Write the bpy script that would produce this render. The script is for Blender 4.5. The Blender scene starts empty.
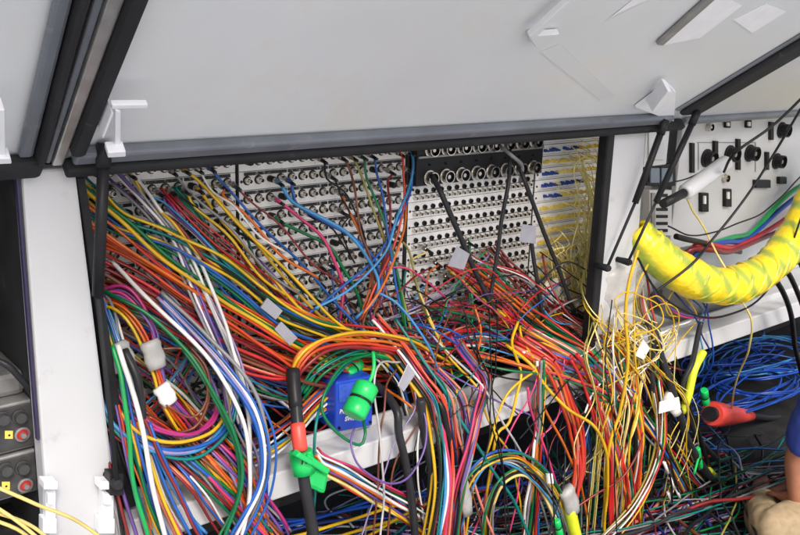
import bpy, bmesh, math, random
from mathutils import Vector, Matrix
R = math.radians
rng = random.Random(7)
sc = bpy.context.scene
COL = sc.collection

# ------------------------------------------------------------------ camera, sky, sun, exposure
F = 900.0                       # focal length in pixels of an 800 px wide picture
X = Vector((1123, 203, -F)).normalized()
Z = Vector((108, 3413, F)); Z = (Z - X * X.dot(Z)).normalized()
Y = Z.cross(X)
ROT = Matrix((X, Y, Z))         # camera space -> world
CAMY, EYE = -1.828, 1.65
cam_d = bpy.data.cameras.new('camera'); cam = bpy.data.objects.new('camera', cam_d); COL.objects.link(cam)
cam_d.sensor_width = 36; cam_d.lens = 36 * F / 800; cam_d.clip_start = 0.02; cam_d.clip_end = 500
cam.matrix_world = Matrix.Translation((0, CAMY, EYE)) @ ROT.to_4x4()
sc.camera = cam

SUN_EL, SUN_AZ = 45, 200        # azimuth of the sun, clockwise from +Y
world = bpy.data.worlds.new('World'); sc.world = world; world.use_nodes = True
nt = world.node_tree; nt.nodes.clear()
sky = nt.nodes.new('ShaderNodeTexSky'); sky.sky_type = 'NISHITA'; sky.sun_disc = False
sky.sun_elevation = R(SUN_EL); sky.sun_rotation = R(SUN_AZ); sky.air_density = 1.0; sky.dust_density = 4.0; sky.ozone_density = 0.6
bg = nt.nodes.new('ShaderNodeBackground'); bg.inputs['Strength'].default_value = 0.13
wo = nt.nodes.new('ShaderNodeOutputWorld')
nt.links.new(sky.outputs[0], bg.inputs[0]); nt.links.new(bg.outputs[0], wo.inputs[0])
sd = bpy.data.lights.new('sun', 'SUN'); sd.energy = 1.15; sd.angle = R(14); sd.color = (1, 0.96, 0.91)
sun = bpy.data.objects.new('sun', sd); COL.objects.link(sun)
sv = Vector((math.sin(R(SUN_AZ)) * math.cos(R(SUN_EL)), math.cos(R(SUN_AZ)) * math.cos(R(SUN_EL)), math.sin(R(SUN_EL))))
sun.rotation_euler = sv.to_track_quat('Z', 'Y').to_euler(); sun.location = sv * 20
sc.view_settings.view_transform = 'Standard'; sc.view_settings.look = 'None'
sc.view_settings.gamma = 1; sc.view_settings.exposure = 0.82

# ------------------------------------------------------------------ pixel <-> world
def W(px, py, d):
    """point seen at photo pixel (px,py) on the plane d metres in front of the patch panels"""
    r = ROT @ Vector((px - 400, -(py - 267.5), -F))
    k = (-d - CAMY) / r.y
    return Vector((0, CAMY, EYE)) + r * k
def G(px, py, z):
    r = ROT @ Vector((px - 400, -(py - 267.5), -F))
    return Vector((0, CAMY, EYE)) + r * ((z - EYE) / r.z)
def proj(p):
    c = ROT.transposed() @ (Vector(p) - Vector((0, CAMY, EYE)))
    return 400 + F * c.x / -c.z, 267.5 - F * c.y / -c.z

# ------------------------------------------------------------------ materials
MATS = {}
def mat(name, col, rough=0.5, metal=0.0, var=0.12, scale=30, bump=0.0, alpha=1.0, trans=0.0, coat=0.0, dirt=None):
    if name in MATS: return MATS[name]
    m = bpy.data.materials.new(name); m.use_nodes = True
    n = m.node_tree.nodes; l = m.node_tree.links; b = n['Principled BSDF']
    b.inputs['Metallic'].default_value = metal; b.inputs['Coat Weight'].default_value = coat
    tc = n.new('ShaderNodeTexCoord'); nz = n.new('ShaderNodeTexNoise')
    nz.inputs['Scale'].default_value = scale; nz.inputs['Detail'].default_value = 6
    l.new(tc.outputs['Object'], nz.inputs['Vector'])
    mp = n.new('ShaderNodeMapRange'); mp.inputs[1].default_value = 0.3; mp.inputs[2].default_value = 0.7
    mp.inputs[3].default_value = 1 - var; mp.inputs[4].default_value = 1 + var
    l.new(nz.outputs['Fac'], mp.inputs[0])
    mx = n.new('ShaderNodeMix'); mx.data_type = 'RGBA'; mx.blend_type = 'MULTIPLY'; mx.inputs[0].default_value = 1
    mx.inputs[6].default_value = (*col, 1); l.new(mp.outputs[0], mx.inputs[7])
    out = mx.outputs[2]
    if dirt:
        nd = n.new('ShaderNodeTexNoise'); nd.inputs['Scale'].default_value = dirt[1]; nd.inputs['Detail'].default_value = 8; nd.inputs['Roughness'].default_value = 0.7
        l.new(tc.outputs['Object'], nd.inputs['Vector'])
        rp = n.new('ShaderNodeMapRange'); rp.inputs[1].default_value = dirt[2]; rp.inputs[2].default_value = dirt[2] + 0.16
        rp.inputs[3].default_value = 0; rp.inputs[4].default_value = dirt[3]
        l.new(nd.outputs['Fac'], rp.inputs[0])
        m2 = n.new('ShaderNodeMix'); m2.data_type = 'RGBA'; l.new(rp.outputs[0], m2.inputs[0]); l.new(out, m2.inputs[6])
        m2.inputs[7].default_value = (*dirt[0], 1); out = m2.outputs[2]
    l.new(out, b.inputs['Base Color'])
    rr = n.new('ShaderNodeMapRange'); rr.inputs[3].default_value = max(0.03, rough - 0.1); rr.inputs[4].default_value = min(1, rough + 0.1)
    l.new(nz.outputs['Fac'], rr.inputs[0]); l.new(rr.outputs[0], b.inputs['Roughness'])
    if bump:
        bp = n.new('ShaderNodeBump'); bp.inputs['Strength'].default_value = bump; bp.inputs['Distance'].default_value = 0.004
        l.new(nz.outputs['Fac'], bp.inputs['Height']); l.new(bp.outputs[0], b.inputs['Normal'])
    if max(col) < .06 and not metal: b.inputs['Specular IOR Level'].default_value = .22
    b.inputs['Alpha'].default_value = alpha; b.inputs['Transmission Weight'].default_value = trans
    MATS[name] = m; return m

M_white = mat('white_paint', (0.54, 0.55, 0.57), 0.4, var=0.04, scale=6, dirt=((0.32, 0.30, 0.27), 14, 0.6, 0.5))
M_flap = mat('flap_paint', (0.66, 0.685, 0.705), 0.4, var=0.06, scale=2.2, bump=0.03, dirt=((0.66, 0.61, 0.52), 4.5, 0.52, 0.4))
M_bracket = mat('bracket_paint', (0.8, 0.82, 0.86), 0.4, var=0.03)
M_gask = mat('grey_rubber', (0.14, 0.155, 0.18), 0.42, var=0.18, scale=9, dirt=((0.34, 0.34, 0.33), 22, 0.58, 0.5))
M_gaskd = mat('dark_rubber', (0.022, 0.023, 0.026), 0.7, var=0.2, scale=14, dirt=((0.2, 0.19, 0.18), 25, 0.62, 0.4))
M_violet = mat('violet_fringe', (0.03, 0.022, 0.075), 0.5)  # colour of the painted shadow fringe beside the left post
M_metal = mat('bare_metal', (0.62, 0.62, 0.60), 0.32, 0.85, var=0.15, scale=20)
M_brown = mat('rusty_channel', (0.10, 0.065, 0.05), 0.6, var=0.5, scale=14)
M_black = mat('black_plastic', (0.016, 0.016, 0.018), 0.42, var=0.2)
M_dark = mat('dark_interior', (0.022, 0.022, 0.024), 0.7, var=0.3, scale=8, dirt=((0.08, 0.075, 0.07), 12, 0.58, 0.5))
M_nickel = mat('nickel', (0.62, 0.59, 0.54), 0.28, 1.0, var=0.15, scale=60)
M_panel = mat('panel_plate', (0.80, 0.80, 0.79), 0.45, var=0.08, scale=20, dirt=((0.28, 0.27, 0.26), 70, 0.60, 0.7))
M_panelw = mat('fibre_panel_plate', (0.88, 0.89, 0.91), 0.4, var=0.04, scale=20)
M_strip = mat('label_strip', (0.025, 0.025, 0.028), 0.35, var=0.3, scale=80, dirt=((0.55, 0.55, 0.55), 110, 0.53, 0.85))
M_silver = mat('silver_paint', (0.55, 0.56, 0.57), 0.35, 0.3, var=0.05)
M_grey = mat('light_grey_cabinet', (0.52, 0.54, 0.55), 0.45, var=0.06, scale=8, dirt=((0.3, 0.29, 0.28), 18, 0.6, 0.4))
M_equip = mat('equipment_black', (0.055, 0.056, 0.058), 0.45, var=0.3, scale=30, dirt=((.2, .19, .18), 60, .6, .5))
M_equipg = mat('equipment_grey', (0.28, 0.28, 0.28), 0.4, 0.4, var=0.15)
M_red = mat('red_plastic', (0.42, 0.03, 0.03), 0.35)
M_coral = mat('coral_rubber', (0.80, 0.075, 0.055), 0.4)
M_gcap = mat('green_cap', (0.01, 0.50, 0.11), 0.32, var=0.12, scale=20)
M_tape = mat('grey_tape', (0.34, 0.34, 0.33), 0.45, var=0.15, scale=40, bump=0.3)
M_tapew = mat('white_tape', (0.72, 0.71, 0.69), 0.5, var=0.08, scale=50, bump=0.2)
M_tag = mat('lilac_tag', (0.30, 0.30, 0.34), 0.4, var=0.08, scale=40)
M_clear = mat('cloudy_film', (0.70, 0.68, 0.62), 0.2, var=0.25, scale=15, bump=0.8, alpha=0.38)
M_paper = mat('white_paper', (0.80, 0.81, 0.83), 0.6, var=0.04)
M_duct = mat('yellow_sleeve', (0.86, 0.66, 0.02), 0.3, var=0.1, scale=10, bump=0.25)
M_ductg = mat('green_band', (0.28, 0.40, 0.07), 0.32, var=0.12, scale=12, bump=0.2)
M_lime = mat('lime_sleeve', (0.62, 0.68, 0.03), 0.35)
M_bluebox = mat('blue_case', (0.012, 0.06, 0.50), 0.35, var=0.1)
M_letter = mat('white_lettering', (0.82, 0.82, 0.85), 0.5, var=0.02)
M_yel = mat('yellow_plug', (0.85, 0.66, 0.12), 0.4)
M_bluep = mat('blue_plug', (0.02, 0.06, 0.30), 0.4)
M_skin = mat('skin', (0.36, 0.15, 0.085), 0.5, var=0.12, scale=25, bump=0.05)
M_shirt = mat('blue_cotton', (0.02, 0.045, 0.26), 0.85, var=0.12, scale=60, bump=0.15)
M_khaki = mat('khaki_cotton', (0.33, 0.25, 0.15), 0.9, var=0.15, scale=50, bump=0.25)
M_hair = mat('brown_hair', (0.05, 0.03, 0.02), 0.6, var=0.3, scale=90)
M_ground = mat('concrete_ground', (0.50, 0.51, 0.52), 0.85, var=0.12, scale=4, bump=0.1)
M_shade = mat('shaded_ground', (0.02, 0.02, 0.02), 0.9, var=0.3, scale=12, bump=0.3, dirt=((0.07, 0.06, 0.05), 20, 0.58, 0.6))  # near-black tone standing in for shade on the ground by the truck

def duct_mat():
    n = M_duct.node_tree.nodes; l = M_duct.node_tree.links; b = n['Principled BSDF']
    tc = n.new('ShaderNodeTexCoord'); mpn = n.new('ShaderNodeMapping'); mpn.inputs['Rotation'].default_value = (R(20), R(35), R(25))
    l.new(tc.outputs['Object'], mpn.inputs[0])
    wv = n.new('ShaderNodeTexWave'); wv.inputs['Scale'].default_value = 3.6; wv.inputs['Distortion'].default_value = 1.1; wv.inputs['Detail'].default_value = 0; wv.inputs['Detail Scale'].default_value = 1.2
    l.new(mpn.outputs[0], wv.inputs['Vector'])
    rp = n.new('ShaderNodeMapRange'); rp.inputs[1].default_value = .45; rp.inputs[2].default_value = 1.0; rp.inputs[4].default_value = .95; l.new(wv.outputs['Fac'], rp.inputs[0])
    old = b.inputs['Base Color'].links[0].from_socket
    mx = n.new('ShaderNodeMix'); mx.data_type = 'RGBA'; l.new(rp.outputs[0], mx.inputs[0]); l.new(old, mx.inputs[6]); mx.inputs[7].default_value = (.30, .42, .06, 1)
    l.new(mx.outputs[2], b.inputs['Base Color'])
    b.inputs['Subsurface Weight'].default_value = .15; b.inputs['Subsurface Radius'].default_value = (.02, .015, .005)
    vr = n.new('ShaderNodeTexNoise'); vr.inputs['Scale'].default_value = 26; vr.inputs['Detail'].default_value = 3; l.new(mpn.outputs[0], vr.inputs['Vector'])
    bp = n.new('ShaderNodeBump'); bp.inputs['Strength'].default_value = .55; bp.inputs['Distance'].default_value = .012; l.new(vr.outputs['Fac'], bp.inputs['Height']); l.new(bp.outputs[0], b.inputs['Normal'])
duct_mat()
CABCOL = {  # colour words -> base colour
 'red': (0.60, 0.022, 0.025), 'dark red': (0.26, 0.018, 0.02), 'orange': (0.78, 0.17, 0.012), 'orange red': (0.70, 0.06, 0.015),
 'yellow': (0.85, 0.52, 0.012), 'pale yellow': (0.82, 0.66, 0.22), 'green': (0.0, 0.19, 0.06), 'bright green': (0.01, 0.40, 0.10),
 'teal': (0.0, 0.22, 0.20), 'blue': (0.015, 0.12, 0.50), 'sky blue': (0.06, 0.32, 0.68), 'navy blue': (0.012, 0.03, 0.18),
 'royal blue': (0.012, 0.08, 0.48), 'purple': (0.17, 0.09, 0.36), 'lavender': (0.36, 0.30, 0.56), 'magenta': (0.50, 0.03, 0.20),
 'pink': (0.68, 0.05, 0.18), 'salmon': (0.76, 0.24, 0.17), 'white': (0.78, 0.77, 0.75), 'grey': (0.28, 0.28, 0.29),
 'light grey': (0.50, 0.50, 0.50), 'black': (0.014, 0.014, 0.016), 'charcoal': (0.034, 0.035, 0.04), 'brown': (0.22, 0.065, 0.03), 'olive': (0.36, 0.33, 0.06), 'lemon yellow': (0.95, 0.84, 0.32)}
for k_, c_ in CABCOL.items():
    mat('cable_' + k_.replace(' ', '_'), tuple(v * (.70 if k_ not in ('white', 'light grey', 'lemon yellow', 'pale yellow') else .82) for v in c_), 0.33, var=0.22, scale=14, dirt=(tuple(v * .4 + .03 for v in c_), 45, .66, .5))
def cmat(c): return MATS['cable_' + c.replace(' ', '_')]

# ------------------------------------------------------------------ object helpers
def link(name, me, m=None, parent=None, loc=None):
    o = bpy.data.objects.new(name, me); COL.objects.link(o)
    if m is not None and me is not None and len(me.materials) == 0:
        for q in (m if isinstance(m, (list, tuple)) else [m]): me.materials.append(q)
    if parent: o.parent = parent
    if loc is not None: o.location = loc
    return o
def tag(o, label=None, cat=None, group=None, kind=None):
    if label: o['label'] = label
    if cat: o['category'] = cat
    if group: o['group'] = group
    if kind: o['kind'] = kind
    return o
def empty(name, loc=(0, 0, 0), **kw):
    o = bpy.data.objects.new(name, None); COL.objects.link(o); o.location = loc; o.empty_display_size = 0.05
    return tag(o, **kw)
def bm_mesh(name, bm, smooth=False):
    bmesh.ops.recalc_face_normals(bm, faces=bm.faces)
    me = bpy.data.meshes.new(name); bm.to_mesh(me); bm.free()
    if smooth:
        for p in me.polygons: p.use_smooth = True
    return me
def hexa(bm, v8):
    vs = [bm.verts.new(v) for v in v8]
    for f in ((0, 1, 2, 3), (7, 6, 5, 4), (0, 4, 5, 1), (1, 5, 6, 2), (2, 6, 7, 3), (3, 7, 4, 0)):
        bm.faces.new([vs[i] for i in f])
    return vs
def bevel(bm, w, seg=2):
    if w > 0: bmesh.ops.bevel(bm, geom=bm.edges[:], offset=w, segments=seg, profile=0.5, affect='EDGES', clamp_overlap=True)
def box8(x0, x1, y0, y1, z0, z1):
    return [(x0, y0, z0), (x1, y0, z0), (x1, y0, z1), (x0, y0, z1), (x0, y1, z0), (x1, y1, z0), (x1, y1, z1), (x0, y1, z1)]
def solid(name, boxes, m, parent=None, bw=0.003, smooth=False):
    """boxes: list of 8-corner lists; origin goes to the base centre; vertices are stored relative to it (and to the parent)"""
    pts = [Vector(v) for b in boxes for v in b]
    c = Vector(((min(p.x for p in pts) + max(p.x for p in pts)) / 2, (min(p.y for p in pts) + max(p.y for p in pts)) / 2, min(p.z for p in pts)))
    bm = bmesh.new()
    for b in boxes: hexa(bm, [Vector(v) - c for v in b])
    bevel(bm, bw)
    o = link(name, bm_mesh(name, bm, smooth), m, parent)
    o.location = c - (pw(parent) if parent else Vector())
    return o
def pw(o):
    v = Vector()
    while o: v += o.location; o = o.parent
    return v
def pxq(quad, d, th, dd=None):
    """8 corners: photo-pixel quad (bl, br, tr, tl) at distance d, extruded th metres back into the truck"""
    ds = dd or [d] * 4
    a = [W(q[0], q[1], e) for q, e in zip(quad, ds)]
    return a + [p + Vector((0, th, 0)) for p in a]
def pxr(x0, y0, x1, y1, d, th): return pxq([(x0, y1), (x1, y1), (x1, y0), (x0, y0)], d, th)

def spline(pts, step=0.012, nmin=6):
    P = [Vector(p) for p in pts]
    P = [P[0] * 2 - P[1]] + P + [P[-1] * 2 - P[-2]]
    out = []
    for i in range(1, len(P) - 2):
        p0, p1, p2, p3 = P[i - 1:i + 3]
        n = max(3, min(14, int((p2 - p1).length / step)))
        for k in range(n):
            t = k / n
            out.append(0.5 * ((2 * p1) + (p2 - p0) * t + (2 * p0 - 5 * p1 + 4 * p2 - p3) * t * t + (3 * p1 - p0 - 3 * p2 + p3) * t ** 3))
    out.append(P[-2]); return out
def tube_mesh(name, pts, r, sides=8, radii=None, rel=None):
    """swept tube through a list of points with parallel-transported rings and closed ends"""
    o = rel if rel is not None else pts[0]
    P = [p - o for p in pts]; n = len(P)
    verts = []; faces = []
    t = (P[1] - P[0]).normalized()
    a = Vector((0, 0, 1)) if abs(t.z) < 0.9 else Vector((1, 0, 0))
    nrm = t.cross(a).normalized()
    for i in range(n):
        t2 = (P[min(i + 1, n - 1)] - P[max(i - 1, 0)])
        if t2.length < 1e-7: t2 = t
        t2 = t2.normalized(); q = t.rotation_difference(t2); nrm = q @ nrm; t = t2
        nrm = (nrm - t * nrm.dot(t)).normalized(); b = t.cross(nrm)
        rr = radii[i] if radii else r
        for k in range(sides):
            an = 2 * math.pi * k / sides
            verts.append(P[i] + (nrm * math.cos(an) + b * math.sin(an)) * rr)
    for i in range(n - 1):
        for k in range(sides):
            k2 = (k + 1) % sides
            faces.append((i * sides + k, i * sides + k2, (i + 1) * sides + k2, (i + 1) * sides + k))
    faces.append(tuple(range(sides - 1, -1, -1))); faces.append(tuple((n - 1) * sides + k for k in range(sides)))
    me = bpy.data.meshes.new(name); me.from_pydata([tuple(v) for v in verts], [], faces); me.update()
    for p in me.polygons: p.use_smooth = len(p.vertices) == 4
    return me
RS = 0.88       # cable thickness
def tube(name, pts, r, m, parent=None, sides=8, radii=None):
    o = link(name, tube_mesh(name, pts, r, sides, radii), m, parent)
    o.location = pts[0] - (pw(parent) if parent else Vector())
    return o
def lathe_mesh(name, prof, sides=12, mats=None):
    """profile [(radius, height along -Y, material index)] revolved about -Y: pieces that face the viewer of the panel"""
    bm = bmesh.new(); rings = []
    for r_, h, mi in prof:
        rings.append([bm.verts.new((r_ * math.cos(2 * math.pi * k / sides), -h, r_ * math.sin(2 * math.pi * k / sides))) for k in range(sides)])
    for i in range(len(rings) - 1):
        for k in range(sides):
            k2 = (k + 1) % sides
            f = bm.faces.new((rings[i][k], rings[i][k2], rings[i + 1][k2], rings[i + 1][k])); f.material_index = prof[i + 1][2]; f.smooth = True
    f = bm.faces.new(rings[-1]); f.material_index = prof[-1][2]
    bmesh.ops.recalc_face_normals(bm, faces=bm.faces)
    me = bpy.data.meshes.new(name); bm.to_mesh(me); bm.free()
    for q in (mats or []): me.materials.append(q)
    try: me.set_sharp_from_angle(angle=R(35))
    except Exception: pass
    return me

# ------------------------------------------------------------------ setting
def sheet(name, x0, x1, y0, y1, z, m):
    bm = bmesh.new(); bm.faces.new([bm.verts.new(v) for v in ((x0, y0, z), (x1, y0, z), (x1, y1, z), (x0, y1, z))])
    return tag(link(name, bm_mesh(name, bm), m), kind='structure')
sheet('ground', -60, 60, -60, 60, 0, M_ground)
sheet('ground_shade', -0.6, 6.5, -0.75, 2.4, 0.004, M_shade)  # dark sheet that paints the truck's shade onto the ground

# ------------------------------------------------------------------ truck body
HY, HZ, OUT = -0.25, 1.407, 0.25
truck = empty('broadcast_truck', (2.0, HY, 0.62), label='white broadcast truck side with raised grey flaps over open cable lockers', cat='truck')
def S(name, boxes, m, par=None, bw=0.003): return solid(name, boxes, m, par or truck, bw)
# left post, right post
S('pillar', [[(0.470, HY, 0.48), (0.622, HY, 0.48), (0.565, HY, 1.40), (0.473, HY, 1.40), (0.470, HY + .05, 0.48), (0.618, HY + .05, 0.48), (0.563, HY + .05, 1.40), (0.473, HY + .05, 1.40)]], M_white, bw=0.006)
S('pillar', [[(2.085, HY, 0.66), (2.275, HY, 0.66), (2.232, HY, 1.41), (2.088, HY, 1.41), (2.085, HY + .05, 0.66), (2.275, HY + .05, 0.66), (2.232, HY + .05, 1.41), (2.088, HY + .05, 1.41)]], M_white, bw=0.006)
S('gasket', [box8(2.052, 2.083, HY - 0.008, HY + 0.03, 0.70, 1.41)], M_black, bw=0.008)
S('gasket', [box8(0.4640, 0.4690, HY + 0.002, HY + 0.016, 0.90, 1.40)], M_violet, bw=0.006)  # violet strip painting the shadow edge of the post's side face, no seal
S('gasket', [[(0.624, HY+.01, 0.70), (0.650, HY+.01, 0.70), (0.585, HY+.01, 1.38), (0.569, HY+.01, 1.38), (0.624, HY+.05, 0.70), (0.650, HY+.05, 0.70), (0.585, HY+.05, 1.38), (0.569, HY+.05, 1.38)]], M_black, bw=0.004)
# sill beam with a folded lip, bay floors, back wall, header
S('sill_beam', [box8(0.624, 5.2, HY - 0.02, HY + 0.055, 0.625, 0.69), box8(0.624, 5.2, HY + 0.056, HY + 0.068, 0.66, 0.712)], M_white, bw=0.004)
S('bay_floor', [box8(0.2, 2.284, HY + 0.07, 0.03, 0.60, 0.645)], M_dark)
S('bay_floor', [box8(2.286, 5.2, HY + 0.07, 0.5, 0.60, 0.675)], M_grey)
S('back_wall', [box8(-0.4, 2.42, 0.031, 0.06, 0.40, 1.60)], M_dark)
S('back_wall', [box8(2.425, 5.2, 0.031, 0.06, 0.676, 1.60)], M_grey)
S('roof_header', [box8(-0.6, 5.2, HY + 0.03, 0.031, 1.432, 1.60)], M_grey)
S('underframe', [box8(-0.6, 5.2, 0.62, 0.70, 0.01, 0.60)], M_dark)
S('side_skirt', [box8(-0.9, 0.2, HY - 0.01, HY + 0.02, 0.02, 0.52)], M_white)
# front side wall above flaps so the truck has a body from other angles
S('upper_wall', [box8(-0.6, 5.2, HY + 0.03, HY + 0.06, 1.602, 2.6)], M_white)

# flaps
TH = R(38)
Fv = Vector((0, -math.cos(TH), math.sin(TH))); Nv = Vector((0, -math.sin(TH), -math.cos(TH)))
def FP(x, s, h): return Vector((x, HY, HZ)) + Fv * s + Nv * h
def fbox(x0, x1, s0, s1, h0, h1, x0b=None, x1b=None):
    x0b = x0 if x0b is None else x0b; x1b = x1 if x1b is None else x1b
    return [FP(x0, s0, h1), FP(x1, s0, h1), FP(x1b, s1, h1), FP(x0b, s1, h1), FP(x0, s0, h0), FP(x1, s0, h0), FP(x1b, s1, h0), FP(x0b, s1, h0)]
LF = 1.25
def on_flap(px, py, h):
    """photo pixel -> point lying h below the flap's underside"""
    o = Vector((0, CAMY, EYE)); r = ROT @ Vector((px - 400, -(py - 267.5), -F))
    p0 = FP(0, 0, h); k = (p0 - o).dot(Nv) / r.dot(Nv)
    return o + r * k
def fpx(quad, h0, h1):
    a = [on_flap(q[0], q[1], h1) for q in quad]; return a + [p - Nv * (h1 - h0) for p in a]
def edge(x0, y0, x1, y1):
    """x of a straight flap edge at the hinge and at the free end, from two points of it"""
    a, b = on_flap(x0, y0, 0), on_flap(x1, y1, 0); sa, sb = (a - FP(0, 0, 0)).dot(Fv), (b - FP(0, 0, 0)).dot(Fv)
    m_ = (b.x - a.x) / (sb - sa); return a.x - m_ * sa, a.x - m_ * sa + m_ * LF
EA, EM, EB, EC, ED = edge(25, 145, 59, 0), edge(41, 145, 78, 0), edge(54, 145, 101, 0), edge(66, 145, 119, 0), edge(81, 145, 138, 0)
ER0, ER1 = edge(672, 114, 800, 36), edge(677, 121, 800, 49)
def estrip(a, b, s0, h0, h1):
    f = s0 / LF; L = lambda e: e[0] + (e[1] - e[0]) * f
    return fbox(L(a), L(b), s0, LF, h0, h1, a[1], b[1])
flap = S('flap', [fbox(EC[0] + .012, ER1[0] - .012, 0.0, LF, -0.03, 0.0, EC[1] + .012, ER1[1] - .012)], M_flap, bw=0.004)
solid('gasket', [fbox(EC[0], ER1[0], 0.003, 0.026, 0.001, 0.034)], M_gaskd, flap, 0.007)
solid('gasket', [fbox(EC[0] + .01, ER0[0], 0.029, 0.062, 0.001, 0.024)], M_gask, flap, 0.006)
solid('gasket', [estrip(EC, ED, .064, .001, .030)], M_gaskd, flap, 0.009)
solid('gasket', [estrip(ER0, ER1, .064, .001, .020)], M_gaskd, flap, 0.009)
solid('seal_lip', [estrip((ER0[0] - .03, ER0[1] - .03), (ER0[0] - .012, ER0[1] - .012), .075, .001, .008)], M_gask, flap, 0.003)
flap2 = S('flap', [fbox(-0.9, EM[0] - .005, 0.0, LF, -0.03, 0.0, -0.9, EM[1] - .005)], M_flap, bw=0.004)
solid('gasket', [fbox(-0.9, EM[0], 0.003, 0.050, 0.001, 0.03)], M_gaskd, flap2, 0.009)
solid('gasket', [estrip((EA[0] + .014, EA[1] + .014), EM, .052, .001, .034)], M_gaskd, flap2, 0.009)
solid('seal_lip', [estrip((EA[0] - .012, EA[1] - .012), (EA[0] + .012, EA[1] + .012), .052, .001, .016)], M_gask, flap2, 0.006)
flap3 = S('flap', [fbox(ER1[0] + .012, 5.0, 0.0, LF, -0.03, 0.0, ER1[1] + .012, 5.0)], M_white, bw=0.004)
solid('gasket', [fbox(ER1[0] + .012, 5.0, 0.003, 0.03, 0.001, 0.016)], M_gask, flap3, 0.005)
EN = ((EM[0] * .45 + EB[0] * .55), (EM[1] * .45 + EB[1] * .55))
S('gap_channel', [estrip((EM[0] + .001, EM[1] + .001), (EN[0] - .001, EN[1] - .001), .02, -.03, .004)], M_brown)
S('gap_channel', [estrip(EN, (EB[0] - .001, EB[1] - .001), .02, -.03, .010)], M_gask)
S('gap_channel', [estrip(EB, (EC[0] - .001, EC[1] - .001), .02, -.03, .016)], M_metal)
S('gap_channel', [fbox(.38, .66, .01, LF, -.07, -.034, EA[1] - .05, ED[1] + .06)], M_equipg)
# brackets, tape, paper on the main flap
def pbox(name, boxes, m, par, bw=0.002): return solid(name, boxes, m, par, bw)
pbox('bracket', [fpx([(115, 153), (121, 153), (121, 112), (115.5, 110)], 0.032, 0.042), fpx([(112, 109.5), (148, 108.5), (148, 104.5), (112, 105)], 0.030, 0.040), fpx([(108, 158), (126, 157), (126, 151.5), (108, 152.5)], 0.0345, 0.056), fpx([(102, 138), (104, 139), (114, 114), (112, 112)], 0.001, 0.045)], M_bracket, flap)
pbox('bracket', [fpx([(-2, 158), (6, 158), (5, 110), (-2, 110)], 0.028, 0.05), fpx([(-12, 165), (12, 164), (11, 158.5), (-12, 159)], 0.035, 0.056)], M_bracket, flap2)
pbox('corner_plate', [fpx([(636, 108), (674, 122), (676, 92), (668, 84)], 0.002, 0.012), fpx([(652, 112), (656, 112), (672, 92), (668, 91)], 0.0125, 0.05)], M_bracket, flap)
pbox('hinge_stay', [fpx([(529, 38), (536, 48), (560, 34), (530, 36)], 0.002, 0.016), fpx([(529, 37), (533, 40), (584, -6), (579, -8)], 0.017, 0.03)], M_flap, flap)
pbox('tape', [fpx([(540, 52), (560, 44), (615, 96), (600, 100)], 0.0008, 0.0016)], M_flap, flap, 0)
pbox('tape', [fpx([(605, 22), (612, 16), (656, -4), (640, -6)], 0.0008, 0.0016)], M_paper, flap, 0)
pbox('paper', [fpx([(660, 46), (700, 38), (742, 6), (718, -6)], 0.001, 0.0025), fpx([(734, 20), (752, 33), (786, 12), (766, 4)], 0.0008, 0.002)], M_paper, flap, 0)
pbox('edge_trim', [fpx([(657, 45), (663, 46), (722, -6), (716, -8)], 0.003, 0.012)], M_equipg, flap)

# gas struts
def strut(a, b, c, r):
    t = empty('gas_strut', a); t.parent = truck; t.location = a - truck.location
    tube('cylinder', [a, b], r, M_black, t, 12)
    tube('rod', [b, c], r * 0.45, M_gaskd, t, 10)
    tube('end_fitting', [a + (a - b).normalized() * 0.012, a + (b - a).normalized() * 0.03], r * 1.25, M_black, t, 10)
    tube('ball_joint', [c + Vector((0, -.010, 0)), c + Vector((0, -.004, 0)), c + Vector((0, HY + .001 - c.y, 0))], 0, M_gaskd, t, 10, [.008, .011, .008])
    return t
strut(W(104, 150, .31), W(98, 296, .31), W(117, 484, .30), 0.0105)
strut(W(664, 124, .31), W(635, 203, .30), W(607, 268, .29), 0.0098)
strut(W(696, 115, .34), W(656, 202, .33), W(628, 262, .29), 0.0092)
# latches on the left post
for x0, x1, s in ((44, 58, -1), (100, 116, 1)):
    pbox('latch', [pxr(x0, 482, x1, 490, .285, .03), pxr(x0 + 2, 490.5, x1 - 2, 518, .27, .02), pxr(x0 - 1, 519, x1 - 1, 534, .275, .025), pxr(x0 + 4, 494, x1 - 4, 505, .285, .012)], M_bracket, truck)
pbox('latch_pin', [pxr(110, 474, 124, 496, .29, .03)], M_black, truck)

# ------------------------------------------------------------------ patch panels
U = 0.04445
me_bnc = lathe_mesh('bnc_socket', [(0.0112, 0, 1), (0.0112, 0.0014, 1), (0.0088, 0.0016, 1), (0.0088, 0.004, 0), (0.0070, 0.0032, 0), (0.0070, 0.009, 0), (0.0058, 0.0092, 0), (0.0058, 0.019, 0), (0.0044, 0.019, 0), (0.0042, 0.008, 1), (0.0012, 0.008, 0), (0.0010, 0.016, 0)], 12, [M_nickel, M_black])
me_bnc2 = lathe_mesh('bnc_socket_small', [(0.0070, 0, 0), (0.0070, 0.003, 0), (0.0052, 0.0032, 0), (0.0052, 0.014, 0), (0.0040, 0.014, 0), (0.0038, 0.005, 1), (0.0010, 0.005, 0), (0.0009, 0.012, 0)], 10, [M_nickel, M_black])
me_jack = lathe_mesh('jack_socket', [(0.0070, 0, 0), (0.0066, 0.006, 0), (0.0042, 0.0062, 0), (0.0040, 0.001, 0)], 10, [M_black])
me_multi = lathe_mesh('multipin_socket', [(0.021, 0, 0), (0.021, 0.004, 0), (0.0175, 0.0045, 0), (0.0175, 0.022, 0), (0.0150, 0.022, 0), (0.0148, 0.010, 1), (0.006, 0.010, 1), (0.0055, 0.018, 0)], 16, [M_nickel, M_black])
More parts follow.
